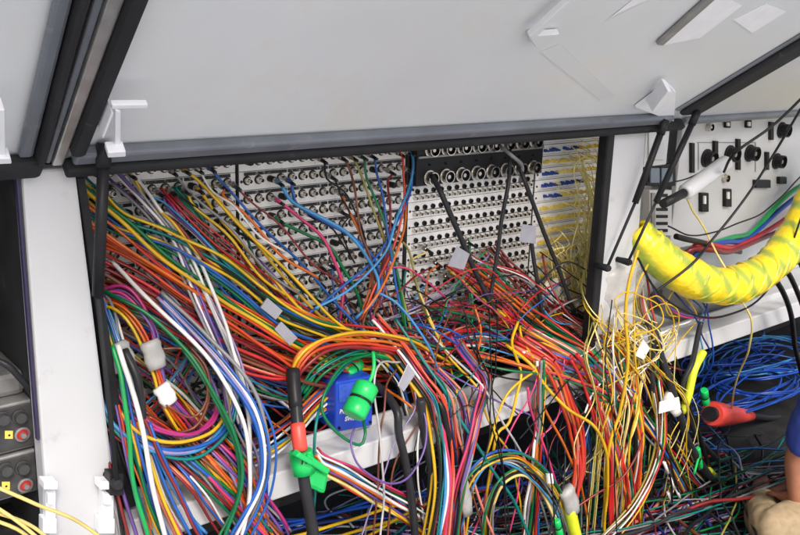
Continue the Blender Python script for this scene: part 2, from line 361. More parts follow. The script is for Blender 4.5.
me_cap = lathe_mesh('screw_cap', [(0.0080, 0, 0), (0.0080, 0.020, 0), (0.0062, 0.024, 0), (0.0010, 0.0245, 0)], 10, [M_black])
def fibre_mesh(nm, m):
    bm = bmesh.new(); hexa(bm, box8(-0.0042, 0.0042, -0.010, 0, -0.0045, 0.0045)); bevel(bm, 0.001, 1)
    hexa(bm, box8(-0.0022, 0.0022, -0.020, -0.0105, -0.0026, 0.0026)); me = bm_mesh(nm, bm); me.materials.append(m); return me
me_fy = fibre_mesh('fibre_plug_yellow', M_yel); me_fb = fibre_mesh('fibre_plug_blue', M_bluep)
me_scr = lathe_mesh('screw', [(.0038, 0, 0), (.0036, .0018, 0), (.0012, .0022, 1)], 8, [M_nickel, M_black])
SOCK = []
ORD = ['top', 'second', 'third', 'fourth', 'fifth', 'sixth', 'seventh', 'eighth', 'ninth', 'tenth', 'eleventh', 'twelfth', 'thirteenth', 'fourteenth', 'fifteenth', 'sixteenth', 'seventeenth', 'eighteenth', 'nineteenth', 'twentieth',
       'twenty-first', 'twenty-second', 'twenty-third', 'twenty-fourth', 'twenty-fifth', 'twenty-sixth', 'twenty-seventh', 'twenty-eighth', 'twenty-ninth', 'thirtieth']
def RK(k, n): return 'topmost' if k == 0 else 'lowest' if k == n - 1 else ORD[k] + ' from top'
ZT = 1.365
COLS = [(0.520, 1.022), (1.030, 1.532), (1.546, 2.042), (2.050, 2.372)]
COLN = ['column beside the left post', 'second column', 'column under the black unit', 'column by the right post']
def panel(col, row, zt, h, m, place):
    x0, x1 = COLS[col]
    p = empty('patch_bay', ((x0 + x1) / 2, 0, zt - h), cat='patch bay', group='rack patch bays')
    tag(p, label=place)
    solid('face_plate', [box8(x0, x1, 0.0, 0.004, zt - h + 0.0006, zt - 0.0006)], m, p, 0.001)
    for sx in (x0 + .0065, x1 - .0065): put(me_scr, p, sx, -.0002, zt - h * .52, 'screw')
    return p
def put(me, p, x, y, z, name, s=1.0, rot=0.0):
    o = bpy.data.objects.new(name, me); COL.objects.link(o); o.parent = p
    o.location = Vector((x, y, z)) - p.location; o.scale = (s, s, s); o.rotation_euler = (0, rot, 0); return o
for col in (0, 1):
    for k in range(14):
        zt = ZT - k * U; x0, x1 = COLS[col]
        p = panel(col, k, zt, U, M_panel, f"grey bay of silver sockets, {RK(k, 14)} in the {COLN[col]}")
        bx = []
        for q in range(4):
            a = x0 + 0.012 + q * (x1 - x0 - 0.024) / 4
            bx.append(box8(a + 0.002, a + (x1 - x0 - 0.024) / 4 - 0.002, -0.0035, -0.0002, zt - 0.0095, zt - 0.0020))
        solid('label_strip', bx, M_strip, p, 0.0006)  # black label strip, its dark also painting the shadow gap between bays
        for i in range(16):
            x = x0 + 0.022 + i * (x1 - x0 - 0.044) / 15; z = zt - 0.021
            u = rng.random()
            put(me_bnc if u > 0.10 else me_cap, p, x, -0.0002, z, 'socket' if u > 0.10 else 'socket_cap', 1.0, rng.random() * 6)
            SOCK.append(Vector((x, -0.018, z)))
# black multipin unit above the third column
x0, x1 = COLS[2]
pb = empty('multipin_unit', ((x0 + x1) / 2, 0, 1.245), label='black panel with two rows of large silver multipin sockets above the third column', cat='patch panel')
solid('face_plate', [box8(x0, x1, -0.03, 0.004, 1.247, 1.366)], M_black, pb, 0.002)
solid('edge_strip', [box8(x0 + 0.003, x1 - 0.003, -0.036, -0.0305, 1.322, 1.328)], M_equipg, pb, 0.001)
for j, z in enumerate((1.344, 1.268)):
    for i in range(8):
        x = x0 + 0.045 + i * (x1 - x0 - 0.09) / 7
        put(me_multi, pb, x, -0.0305, z, 'multipin_socket', 1.0, rng.random() * 6)
        if j: put(me_jack, pb, x, -0.0305, z + 0.035, 'indicator_lamp', 0.5); SOCK.append(Vector((x, -0.05, z)))
for k in range(11):
    zt = 1.243 - k * 0.0453
    p = panel(2, k, zt, 0.0453, M_panel, f"grey bay of small paired sockets, {RK(k, 11)} in the {COLN[2]}")
    for i in range(16):
        put(me_jack, p, x0 + 0.03 + i * (x1 - x0 - 0.06) / 15, -0.0002, zt - 0.0155, 'jack_socket', 1.0)
    for i in range(24):
        x = x0 + 0.022 + i * (x1 - x0 - 0.044) / 23; z = zt - 0.0325
        put(me_bnc2, p, x, -0.0002, z, 'socket', 0.9, rng.random() * 6)
        if i % 2: SOCK.append(Vector((x, -0.014, z)))
    solid('label_strip', [box8(x0 + 0.014, x1 - 0.014, -0.002, -0.0002, zt - 0.0248, zt - 0.0228)], M_strip, p, 0.0004)
FIB = []
x0, x1 = COLS[3]
for k in range(17):
    zt = 1.362 - k * 0.036
    p = panel(3, k, zt, 0.0355, M_panelw, f"white bay of small plugs, {RK(k, 17)} in the {COLN[3]}")
    nb = {0: 9, 1: 14, 3: 7, 4: 15, 5: 7}.get(k, 0)
    sl = [box8(x0 + 0.014, x1 - 0.03, -0.0015, -0.0002, zt - 0.031, zt - 0.029)]
    solid('label_strip', sl, M_silver, p, 0)
    for i in range(22):
        if rng.random() < 0.12: continue
        x = x0 + 0.03 + i * 0.0125; z = zt - 0.017 + (0.003 if i % 2 else 0)
        put(me_fb if i < nb and rng.random() < .85 else me_fy, p, x, -0.0002, z, 'fibre_plug')
        if i > 9 or k > 8: FIB.append((Vector((x, -0.02, z)), k, i))
solid_ = S('rack_rail', [box8(1.0235, 1.0285, -0.006, 0.02, 0.70, 1.38)], M_black)
S('rack_rail', [box8(1.534, 1.5445, -0.004, 0.02, 0.70, 1.38)], M_dark)
S('rack_rail', [box8(2.374, 2.41, -0.004, 0.02, 0.70, 1.38)], M_dark)

# ------------------------------------------------------------------ cable builders
CABLES = []          # [object, colour word, description, midpoint pixel, axis]
def finish(o, col, desc, pts, axis, group, cat='cable'):
    o['category'] = {'patch_cable': 'patch cable', 'fibre_jumper': 'fibre jumper', 'ground_cable': 'ground cable', 'power_cable': 'power cable', 'cord': 'cord', 'tangled_lead': 'lead'}.get(o.name.split('.')[0], cat); o['group'] = group
    m = pts[int(len(pts) * 0.5)]
    CABLES.append((o, col, desc, proj(m), axis)); return o
def plug_on(o, p, t, r=0.0065, m=None):
    t = t.normalized()
    q = tube('plug', [p - t * 0.004, p + t * 0.014, p + t * 0.016, p + t * 0.022], 0, m or M_nickel, o, 10, [r, r, r * 0.8, r * 0.8])
    b = tube('strain_relief', [p + t * 0.0225, p + t * 0.045], 0, cmat(rng.choice(['black', 'black', 'charcoal'])), o, 8, [r * 0.8, r * 0.55])
def nearest(p, used=set()):
    best = min((q for q in range(len(SOCK)) if q not in used), key=lambda q: (SOCK[q] - p).length); used.add(best); return SOCK[best].copy()
def wobble(pts, amp):
    ph = [rng.random() * 6.28 for _ in range(6)]; fr = [rng.uniform(3, 7) for _ in range(3)] + [rng.uniform(9, 16) for _ in range(3)]
    s = 0; out = []
    for i, p in enumerate(pts):
        if i: s += (pts[i] - pts[i - 1]).length
        w = min(1, s / 0.06)
        out.append(p + Vector([amp * w * (math.sin(fr[k] * s * 2.2 + ph[k]) + 0.4 * math.sin(fr[k + 3] * s * 2.2 + ph[k + 3])) for k in range(3)]))
    return out
def clear_sill(pts, r):
    zs = [p.z for p in pts]
    if min(zs) > 0.64 or max(zs) < 0.70: return pts
    k = -(0.282 + r + rng.random() * .018)
    out = [p.copy() for p in pts]
    for p in out:
        if 0.54 < p.z < 0.79 and p.y > k and p.x > 0.6: p.y = k
    for _ in range(10):
        ys = [p.y for p in out]
        for i in range(1, len(out) - 1):
            y = (ys[i - 1] + ys[i] * 2 + ys[i + 1]) / 4
            out[i].y = min(y, k) if 0.61 < out[i].z < 0.72 and out[i].x > 0.6 else y
    return out
def cable(col, desc, path, r=0.0035, axis='h', name='coax_cable', group='loose cables', plug=False, amp=0.003, ground=False, cat='cable', sides=7):
    P = [W(*q) if not isinstance(q, Vector) else q for q in path]
    if plug:
        s = nearest(P[0]); P[0] = s; P.insert(1, s + Vector((0, -0.03, -0.006)))
    pts = spline(P)
    pts = clear_sill(wobble(pts, amp), r)
    o = tube(name, pts, r * RS, cmat(col), None, sides)
    if plug: plug_on(o, pts[0], Vector((0, -1, -0.2)))
    return finish(o, col, desc, pts, axis, group, cat)
BULK = []           # strands packed behind the front looms, beyond the 300 that show best
def bundle(desc, path, cols, r=0.0036, axis='h', name='coax_cable', group='bundled cables', thick=0.5, shuffle=0.35, amp=0.003, ends=0, cat='cable', bulk=False):
    """path: (px, py, d, width in metres); first colour lies at the top (or the right) of the bundle"""
    C0 = [W(q[0], q[1], q[2]) if not isinstance(q[0], Vector) else q[0] for q in path]; Wd = [q[-1] for q in path]
    n = len(cols); T = []
    for i in range(len(C0)):
        t = (C0[min(i + 1, len(C0) - 1)] - C0[max(0, i - 1)]).normalized()
        s = t.cross(Vector((0, 1, 0)))
        s = s.normalized() if s.length > 0.1 else Vector((1, 0, 0)); T.append((s, s.cross(t).normalized()))
    for i, c in enumerate(cols):
        u0 = (1 - 2 * i / max(1, n - 1)) if n > 1 else 0
        u = u0 + rng.uniform(-.12, .12); u1 = max(-1, min(1, u + rng.gauss(0, shuffle))); v0, v1 = rng.uniform(-1, 1), rng.uniform(-1, 1)
        P = []
        for k, (p, w, (s, q)) in enumerate(zip(C0, Wd, T)):
            f = k / (len(C0) - 1); uu = u * (1 - f) + u1 * f; vv = v0 * (1 - f) + v1 * f
            P.append(p + s * (uu * w / 2) + q * (vv * thick * w / 2) + (p - (C0[k - 1] if k else C0[1])).normalized() * rng.uniform(-.012, .012))
        rr = r * rng.choice([0.75, 0.9, 1.0, 1.0, 1.15])
        pts = clear_sill(wobble(spline(P), amp * rng.uniform(.5, 1.6)), rr)
        if bulk: BULK.append((pts, rr * RS, c))
        else: finish(tube(name, pts, rr * RS, cmat(c), None, 7), c, desc, pts, axis, group, cat)
def C(s):
    k = {'r': 'red', 'R': 'dark red', 'o': 'orange', 'O': 'orange red', 'y': 'yellow', 'Y': 'pale yellow', 'g': 'green', 'G': 'bright green', 't': 'teal', 'b': 'blue', 's': 'sky blue', 'n': 'navy blue',
         'q': 'royal blue', 'p': 'purple', 'l': 'lavender', 'm': 'magenta', 'k': 'pink', 'a': 'salmon', 'w': 'white', 'e': 'grey', 'E': 'light grey', 'x': 'black', 'c': 'charcoal', 'B': 'brown', 'v': 'olive', 'L': 'lemon yellow'}
    return [k[c] for c in s]

# ------------------------------------------------------------------ cables: left side
GL = 'cables sweeping across the left bay'
bundle('cable in the broad sweep from the left post toward the centre', [(58, 205, .04, .17), (100, 238, .08, .17), (150, 272, .12, .13), (200, 302, .15, .11), (250, 332, .17, .11), (300, 358, .18, .09), (345, 372, .16, .08), (390, 372, .12, .08)],
       C('tygyborOorOrorRRBrR'), .0042, 'v', group=GL, shuffle=.25)
bundle('cable in the lower sweep ending at the black breakout', [(85, 262, .06, .10), (140, 285, .12, .09), (190, 318, .16, .08), (240, 352, .19, .07), (275, 368, .21, .05), (293, 376, .22, .02)],
       C('oORrkRBarr'), .0042, 'v', group=GL, shuffle=.2)
bundle('cable in the green and yellow sweep over the upper left sockets', [(88, 196, .05, .06), (120, 222, .08, .045), (165, 238, .11, .045), (210, 262, .14, .05), (255, 296, .16, .05), (290, 322, .18, .06), (345, 340, .18, .07)],
       C('gytgxybsg'), .004, 'v', group=GL, shuffle=.3)
bundle('cable in the purple and white strand hanging down the left panels', [(118, 172, .03, .05), (146, 204, .07, .03), (172, 236, .10, .03), (190, 272, .14, .035), (207, 312, .18, .04), (224, 352, .22, .045), (236, 392, .25, .05), (244, 430, .27, .06)],
       C('lwElpwpe'), .0036, 'h', group=GL, shuffle=.4)
bundle('cable in the red strand crossing the first two panel columns', [(164, 192, .02, .02), (190, 220, .06, .025), (222, 250, .1, .035), (262, 282, .13, .04), (300, 318, .15, .05), (350, 345, .15, .06)], C('rRrmR'), .0036, 'v', group=GL)
bundle('cable in the teal strand below the first column', [(176, 190, .02, .02), (200, 218, .05, .02), (212, 250, .08, .025), (235, 285, .11, .04), (270, 310, .14, .05), (330, 345, .14, .05)], C('gtgt'), .0036, 'v', group=GL)
bundle('cable in the pale fan above the grey tag', [(192, 246, .05, .02), (225, 260, .08, .03), (252, 282, .11, .04), (276, 308, .14, .03), (300, 340, .15, .04), (345, 350, .14, .05)], C('YYyaOB'), .0034, 'v', group=GL)
bundle(bulk=True, desc='cable in the purple tangle low on the left panels', path=[(76, 300, .05, .07), (120, 300, .09, .06), (160, 318, .12, .06), (200, 345, .14, .06), (240, 380, .15, .06), (285, 395, .15, .06), (330, 390, .13, .05)],
       cols=C('plbsmegwBb'), r=.0034, axis='v', group=GL)
bundle(bulk=True, desc='cable in the mixed layer behind the broad left sweep', path=[(70, 285, .03, .10), (130, 320, .06, .08), (190, 350, .08, .07), (250, 362, .1, .06), (310, 352, .1, .06), (370, 345, .09, .06)],
       cols=C('grbwROpasy'), r=.0034, axis='v', group=GL)
bundle(bulk=True, desc='x', path=[(84, 330, .08, .08), (120, 352, .1, .08), (158, 380, .12, .08), (190, 412, .13, .07), (214, 450, .15, .06), (226, 490, .15, .06)], cols=C('eOgpbywRsBokgxlO'), r=.0038, axis='v', shuffle=.5, amp=.005)
bundle(bulk=True, desc='x', path=[(205, 330, .08, .07), (190, 360, .1, .07), (170, 392, .12, .07), (140, 418, .14, .06), (100, 430, .14, .06)], cols=C('xbyORgpwesr'), r=.0034, axis='v', shuffle=.5, amp=.005)
# left drops through the grey ties
GD = 'cables dropping beside the left post'
bundle('cable passing through the left grey tie', [(92, 286, .11, .03), (104, 308, .15, .035), (113, 335, .18, .035), (119, 358, .2, .03), (126, 395, .23, .045), (136, 445, .27, .055), (150, 500, .3, .07), (170, 545, .32, .09)],
       C('ewwsbbgtyOp'), .0037, 'h', group=GD, shuffle=.25)
bundle('cable arching into the second grey tie', [(92, 300, .11, .03), (120, 299, .15, .05), (142, 325, .19, .045), (153, 356, .21, .03), (160, 378, .22, .025), (167, 400, .24, .025), (190, 432, .24, .05), (226, 474, .26, .06), (262, 520, .28, .08), (280, 548, .28, .09)],
       C('mpkpOooBy'), .0038, 'h', group=GD, shuffle=.25)
bundle(bulk=True, desc='cable running down close to the left post', path=[(88, 318, .1, .04), (97, 370, .17, .05), (108, 430, .22, .05), (122, 485, .26, .05), (138, 545, .29, .06)],
       cols=C('otRxpRxe'), r=.0038, axis='h', group=GD)
bundle(bulk=True, desc='cable fanning out below the second grey tie', path=[(96, 345, .1, .06), (120, 392, .16, .06), (150, 432, .19, .06), (185, 470, .21, .06), (215, 505, .24, .07), (250, 548, .26, .08)],
       cols=C('yOekwbgaRo'), r=.0036, axis='h', group=GD)
cable('bright green', 'long cable hanging through the left grey tie', [(112, 345, .23), (120, 380, .26), (127, 430, .29), (133, 480, .31), (150, 540, .33)], .0055, group=GD)
cable('white', 'long cable hanging through the left grey tie', [(118, 345, .24), (128, 378, .27), (140, 430, .3), (150, 480, .32), (166, 540, .34)], .0058, group=GD)
cable('charcoal', 'thick cable end under the left grey tie', [(124, 350, .22), (134, 372, .25), (139, 400, .26), (140, 440, .25)], .010, group=GD)
# big hanging loops
GP = 'cables in the big hanging loops'
cable('green', 'long loop curving from the left panels down to the sill', [(76, 268, .06), (108, 292, .14), (150, 314, .2), (186, 348, .25), (212, 390, .3), (233, 432, .32), (240, 480, .33), (224, 540, .33)], .0048, group=GP)
cable('green', 'long loop curving from the left panels down to the sill', [(72, 300, .05), (118, 306, .13), (160, 326, .18), (200, 372, .24), (224, 420, .28), (238, 456, .3), (236, 500, .31), (214, 545, .32)], .0042, group=GP)
cable('white', 'long loop curving from the left panels down to the sill', [(112, 262, .1), (140, 288, .17), (180, 328, .24), (212, 366, .29), (234, 402, .32), (248, 440, .34), (252, 492, .34), (240, 540, .34)], .005, group=GP)
cable('white', 'long loop curving from the left panels down to the sill', [(186, 235, .1), (206, 278, .16), (226, 322, .22), (238, 366, .26), (248, 410, .29), (251, 455, .31), (246, 520, .31)], .0045, group=GP)
bundle('long loop hanging in front of the sill at left', [(160, 296, .15, .02), (200, 336, .22, .03), (232, 372, .28, .035), (256, 408, .32, .035), (267, 450, .34, .03), (262, 492, .34, .03), (236, 542, .33, .04)], C('bebwlb'), .0042, 'h', group=GP, shuffle=.3, thick=.9)
bundle(bulk=True, desc='cable in the blue band crossing behind the white loop', path=[(150, 262, .1, .04), (185, 300, .14, .04), (212, 335, .18, .04), (226, 372, .2, .05), (240, 420, .22, .05), (246, 470, .24, .05), (248, 530, .25, .05)],
       cols=C('bqplbe'), r=.0038, axis='h', group=GP)
bundle('cable in the bowl shaped swirl above the sill', [(104, 392, .2, .05), (122, 420, .24, .055), (148, 440, .27, .055), (182, 446, .28, .055), (210, 436, .27, .055), (227, 412, .25, .05), (226, 384, .22, .05), (212, 356, .18, .05)], C('mpmyeBblswtR'), .0042, 'v', group=GP, shuffle=.25)
bundle(bulk=True, desc='cable sagging from the swirl across to the breakout cable', path=[(140, 425, .22, .05), (178, 448, .23, .06), (216, 458, .24, .06), (256, 452, .24, .06), (290, 430, .22, .06), (316, 402, .18, .05), (350, 372, .14, .05)],
       cols=C('BOobwsywwrgO'), r=.0036, axis='v', group=GP)
bundle('cable in the strand falling right below the swirl', [(168, 438, .24, .05), (196, 462, .26, .06), (224, 486, .27, .06), (246, 508, .28, .06), (275, 545, .28, .08)], C('oeaBgbysRp'), .004, 'h', group=GP)
bundle('cable in the blue and red strand at the lower left corner', [(140, 420, .26, .03), (152, 452, .29, .035), (168, 492, .31, .045), (184, 522, .33, .05), (200, 550, .33, .06)], C('bsRbyka'), .0042, 'h', group=GP)
cable('brown', 'round loop beside the white tie', [(166, 405, .25), (190, 418, .26), (206, 402, .26), (204, 372, .25), (186, 350, .22), (160, 348, .2)], .003, group=GP)
cable('brown', 'round loop beside the white tie', [(140, 412, .23), (165, 430, .25), (196, 426, .26), (208, 400, .26), (206, 370, .24), (188, 345, .2)], .0042, group=GP)

# ------------------------------------------------------------------ cables: middle panels
GM = 'patch cables on the middle panels'
def mid(col, desc, path, r=.004, axis='h'): return cable(col, desc, path, r, axis, 'patch_cable', GM, True)
mid('yellow', 'patch cable slanting from the first column to the centre knot', [(186, 170, .02), (208, 192, .06), (236, 222, .1), (270, 252, .13), (312, 296, .17), (345, 330, .19), (392, 362, .19)], .0042, 'v')
mid('yellow', 'patch cable slanting from the first column to the centre knot', [(193, 192, .02), (216, 214, .05), (240, 240, .09), (268, 272, .12), (304, 312, .16), (344, 334, .18), (382, 358, .17)], .0042, 'v')
mid('yellow', 'patch cable slanting from the first column to the centre knot', [(200, 180, .02), (222, 208, .06), (256, 244, .1), (290, 280, .13), (326, 322, .16), (366, 344, .17)], .004, 'v')
mid('orange', 'patch cable slanting from the first column to the centre knot', [(228, 246, .02), (250, 270, .06), (276, 302, .1), (300, 326, .13), (340, 338, .15), (385, 345, .15)], .004, 'v')
mid('orange', 'patch cable slanting from the first column to the centre knot', [(240, 290, .02), (262, 300, .06), (286, 315, .1), (315, 314, .13), (346, 328, .15), (380, 340, .15)], .004, 'v')
mid('blue', 'patch cable slanting from the first column to the centre knot', [(209, 169, .02), (232, 192, .06), (258, 222, .09), (294, 258, .11), (326, 292, .13), (356, 322, .15), (376, 340, .16)], .0036, 'v')
mid('green', 'patch cable slanting from the first column to the centre knot', [(228, 218, .02), (246, 238, .05), (258, 268, .08), (282, 300, .11), (320, 332, .12)], .0036, 'v')
mid('sky blue', 'thick patch cable arching over the second column', [(271, 182, .02), (292, 202, .06), (320, 218, .09), (346, 232, .12), (364, 250, .14), (378, 278, .16), (374, 300, .17), (356, 320, .16)], .005, 'h')
mid('blue', 'thick patch cable arching over the second column', [(275, 185, .02), (298, 205, .05), (328, 222, .08), (354, 238, .11), (372, 258, .13), (380, 285, .14), (366, 312, .14)], .0042, 'h')
mid('pink', 'patch cable bending down the second column', [(275, 200, .02), (298, 216, .06), (322, 236, .09), (334, 260, .11), (342, 286, .12), (340, 318, .13)], .0048)
mid('green', 'patch cable bending down the second column', [(279, 220, .02), (304, 232, .06), (330, 246, .09), (344, 268, .11), (356, 292, .12), (364, 325, .13)], .0048)
mid('black', 'thin patch cable bending down the second column', [(322, 160, .02), (326, 178, .05), (344, 190, .08), (354, 206, .1), (364, 232, .1), (370, 270, .11)], .0028)
mid('black', 'thin patch cable bending down the second column', [(326, 175, .02), (340, 196, .06), (350, 214, .08), (342, 230, .08), (352, 258, .09)], .0024)
mid('charcoal', 'thin patch cable bending down the second column', [(306, 208, .02), (332, 226, .05), (344, 244, .07), (356, 264, .08)], .0026)
for c_, path in (('brown', [(340, 158, .02), (350, 176, .06), (356, 200, .1), (362, 234, .12), (372, 262, .14), (374, 292, .15), (362, 325, .15)]),
                 ('orange', [(334, 192, .02), (344, 202, .06), (354, 222, .09), (364, 248, .12), (370, 282, .13), (362, 318, .14)]),
                 ('brown', [(342, 200, .02), (356, 218, .06), (366, 240, .09), (374, 268, .11), (376, 300, .12), (370, 330, .13)]),
                 ('olive', [(352, 157, .02), (362, 176, .06), (372, 204, .09), (382, 232, .11), (398, 280, .13), (410, 330, .14)]),
                 ('green', [(358, 156, .02), (368, 178, .06), (378, 204, .1), (388, 232, .13), (396, 268, .15), (406, 330, .16)]),
                 ('blue', [(364, 156, .02), (376, 174, .06), (383, 200, .1), (388, 230, .13), (393, 260, .15), (402, 310, .16)]),
                 ('dark red', [(381, 170, .02), (388, 180, .06), (390, 210, .1), (388, 240, .12), (382, 276, .13), (364, 312, .14)]),
                 ('brown', [(372, 196, .02), (380, 214, .06), (384, 240, .09), (382, 262, .11), (372, 300, .12)]),
                 ('green', [(374, 210, .02), (384, 224, .06), (392, 250, .1), (398, 282, .12), (404, 325, .13)]),
                 ('teal', [(382, 236, .02), (392, 252, .06), (400, 280, .1), (408, 312, .12), (416, 345, .13)]),
                 ('orange red', [(398, 155, .02), (404, 172, .06), (404, 206, .1), (394, 244, .13), (378, 282, .16), (362, 318, .17)]),
                 ('orange', [(402, 182, .02), (408, 196, .07), (406, 224, .11), (396, 254, .14), (382, 284, .17), (362, 316, .18)]),
                 ('sky blue', [(408, 156, .02), (414, 168, .08), (410, 190, .12), (398, 218, .15), (384, 250, .17), (354, 284, .18), (316, 308, .18)]),
                 ('blue', [(404, 168, .02), (410, 190, .07), (398, 222, .12), (378, 256, .14), (346, 284, .15), (300, 318, .15)]),
                 ('salmon', [(366, 262, .02), (380, 272, .06), (388, 296, .09), (398, 322, .12), (408, 350, .13)]),
                 ('orange', [(376, 256, .02), (384, 270, .06), (383, 292, .09), (372, 318, .12)]),
                 ('olive', [(396, 234, .02), (408, 250, .06), (416, 282, .1), (428, 318, .12), (444, 362, .14)]),
                 ('purple', [(380, 222, .02), (388, 244, .06), (386, 276, .09), (380, 306, .11)])):
    mid(c_, 'patch cable hanging from the right half of the second column', path, .0036)
for c_, path in (('pale yellow', [(418, 246, .02), (410, 262, .06), (418, 288, .1), (430, 318, .13), (446, 352, .15)]),
                 ('lavender', [(486, 258, .02), (470, 272, .06), (446, 290, .09), (420, 304, .11), (390, 318, .12)]),
                 ('light grey', [(476, 268, .02), (460, 280, .06), (440, 296, .09), (414, 312, .11), (380, 322, .12)]),
                 ('dark red', [(462, 262, .02), (470, 280, .06), (462, 304, .1), (440, 328, .12), (410, 344, .13)]),
                 ('green', [(464, 252, .02), (468, 280, .07), (470, 310, .1), (468, 340, .13), (466, 362, .14)]),
                 ('bright green', [(458, 272, .02), (462, 288, .06), (470, 292, .1), (472, 320, .12), (466, 352, .13)]),
                 ('brown', [(452, 270, .02), (462, 276, .05), (478, 284, .08), (492, 300, .1)])):
    mid(c_, 'patch cable leaving the lower third column', path, .0032, 'v')
for k in range(20):
    px, py = rng.uniform(112, 236), rng.uniform(174, 236); L = rng.uniform(70, 130); c_ = C('xbpRwgxyesBo')[k % 12]
    mid(c_, 'patch cable running from the left sockets into the broad sweep', [(px, py, .02), (px + L * .2, py + 16, .06), (px + L * .5, py + L * .42, .11), (px + L * .85, py + L * .82, .14), (px + L * 1.2, min(350, py + L * 1.05), .14)], rng.choice([.0028, .0034, .0038]))
# filler patch leads leaving the low rows toward the bay floor
for i in range(34):
    px = rng.uniform(150, 520); py = rng.uniform(262, 320) if px < 400 else rng.uniform(255, 300)
    tx = px + rng.uniform(10, 70) * (1 if px < 380 else -0.4); c_ = rng.choice(C('rRogGbsqppewxayoltkRB'))
    yb = 345 + (400 - px) * .05 + rng.uniform(-6, 30)
    cable(c_, 'short lead from the lowest sockets into the tangle', [(px, py, .02), (px + (tx - px) * .25, py + 16, .06), (px + (tx - px) * .6, (py + yb) / 2 + 10, .09), (tx, yb - 4, .1), (tx + 22, yb + 12, .09)], .003, 'h', 'patch_cable', 'short leads on the lowest sockets', True)

# ------------------------------------------------------------------ cables: centre knot
GK = 'cables meeting in the centre knot'
bundle('cable in the arch from the breakout cable to the centre knot', [(294, 380, .22, .015), (300, 362, .23, .03), (318, 347, .23, .035), (350, 341, .22, .035), (388, 344, .2, .04), (420, 356, .18, .05), (450, 372, .16, .05)], C('yooOrR'), .0046, 'v', group=GK, shuffle=.15)
bundle(bulk=True, desc='cable in the green strand under the arch', path=[(300, 396, .18, .03), (322, 368, .2, .03), (352, 354, .2, .03), (384, 352, .19, .03), (406, 362, .18, .04), (440, 372, .16, .04), (482, 356, .14, .04)],
       cols=C('gtGg'), r=.004, axis='v', group=GK)
bundle(bulk=True, desc='cable crossing the centre from side to side', path=[(270, 322, .14, .06), (318, 338, .15, .05), (372, 338, .15, .05), (420, 344, .14, .05), (470, 338, .13, .06), (520, 334, .12, .07), (572, 345, .12, .08)],
       cols=C('raRrwRoxrBkg'), r=.004, axis='v', group=GK, shuffle=.7, amp=.006)
bundle(bulk=True, desc='cable crossing low through the centre knot', path=[(250, 345, .12, .07), (310, 352, .14, .06), (372, 356, .15, .05), (425, 352, .15, .05), (480, 345, .14, .06), (540, 358, .13, .07), (590, 385, .13, .06)],
       cols=C('bOwrsRogkx'), r=.0038, axis='v', group=GK)
bundle(bulk=True, desc='cable spreading left of the knot toward the grey tags', path=[(266, 300, .13, .04), (300, 318, .16, .04), (336, 334, .17, .04), (372, 350, .18, .04), (398, 376, .2, .04), (410, 410, .22, .05)],
       cols=C('ooybwEx'), r=.0038, axis='v', group=GK)
bundle('cable in the drop bundle below the lilac tag', [(372, 322, .14, .05), (398, 350, .19, .05), (416, 376, .24, .05), (432, 404, .28, .055), (442, 440, .31, .06), (444, 490, .33, .07), (436, 545, .33, .09)], C('aOOkrxwstgRyxy'), .0042, 'h', group=GK, shuffle=.15)
bundle(bulk=True, desc='cable in the second drop bundle behind the lilac tag', path=[(408, 338, .14, .04), (424, 366, .18, .045), (440, 400, .22, .05), (452, 440, .25, .05), (460, 490, .27, .05), (458, 545, .28, .06)],
       cols=C('apkxeROn'), r=.0036, axis='h', group=GK)
cable('teal', 'long cable slanting from the knot across the sill', [(395, 318, .15), (420, 356, .22), (446, 398, .28), (474, 440, .31), (504, 486, .31), (532, 540, .3)], .005, 'h', group=GK)
cable('salmon', 'long cable slanting from the knot across the sill', [(418, 350, .18), (440, 396, .25), (458, 440, .29), (478, 490, .3), (495, 540, .3)], .0045, group=GK)
cable('light grey', 'long cable slanting from the knot across the sill', [(426, 330, .14), (452, 358, .2), (474, 390, .25), (500, 420, .3), (530, 470, .28), (556, 556, .22)], .0036, group=GK)
cable('yellow', 'long cable slanting from the knot across the sill', [(428, 318, .14), (450, 362, .2), (472, 392, .26), (494, 430, .3), (514, 466, .28), (526, 556, .22)], .0036, group=GK)
cable('orange', 'cable curling into the knot from the right', [(474, 305, .12), (480, 330, .16), (476, 352, .19), (454, 364, .2), (424, 362, .2)], .004, group=GK, axis='v')
cable('bright green', 'cable curling into the knot from the right', [(484, 348, .16), (470, 370, .2), (448, 380, .22), (430, 374, .21), (410, 352, .18)], .0038, group=GK, axis='v')
cable('dark red', 'cable curling into the knot from the right', [(458, 320, .12), (446, 340, .16), (424, 358, .19), (404, 362, .19)], .0042, group=GK, axis='v')
for k, (c_, path) in enumerate((('charcoal', [(372, 380, .18), (384, 420, .25), (402, 458, .29), (412, 500, .3), (416, 545, .3)]),
                ('charcoal', [(392, 385, .19), (412, 424, .26), (428, 470, .29), (434, 545, .29)]),
                ('black', [(404, 372, .16), (424, 412, .22), (438, 450, .25), (446, 500, .26), (448, 545, .26)]))):
    cable(c_, 'thick cable running over the sill below the green cap', path, (.0115, .0125, .0105)[k], 'h', 'power_cable', 'thick cables over the sill', amp=.002, sides=12)
cable('purple', 'thin slack loop hanging in front of the sill', [(349, 425, .27), (350, 445, .31), (360, 468, .34), (384, 484, .36), (408, 478, .36), (424, 454, .35), (428, 425, .33), (421, 400, .29)], .003, group='thin slack loops')
cable('green', 'slack loop under the blue case', [(378, 352, .2), (346, 364, .23), (326, 390, .26), (322, 412, .28), (338, 432, .29), (358, 444, .3), (364, 434, .3), (362, 420, .27)], .0042, group='thin slack loops')
cable('teal', 'slack loop under the blue case', [(366, 348, .18), (340, 372, .22), (322, 402, .25), (312, 446, .29), (304, 556, .24)], .004, group='thin slack loops')
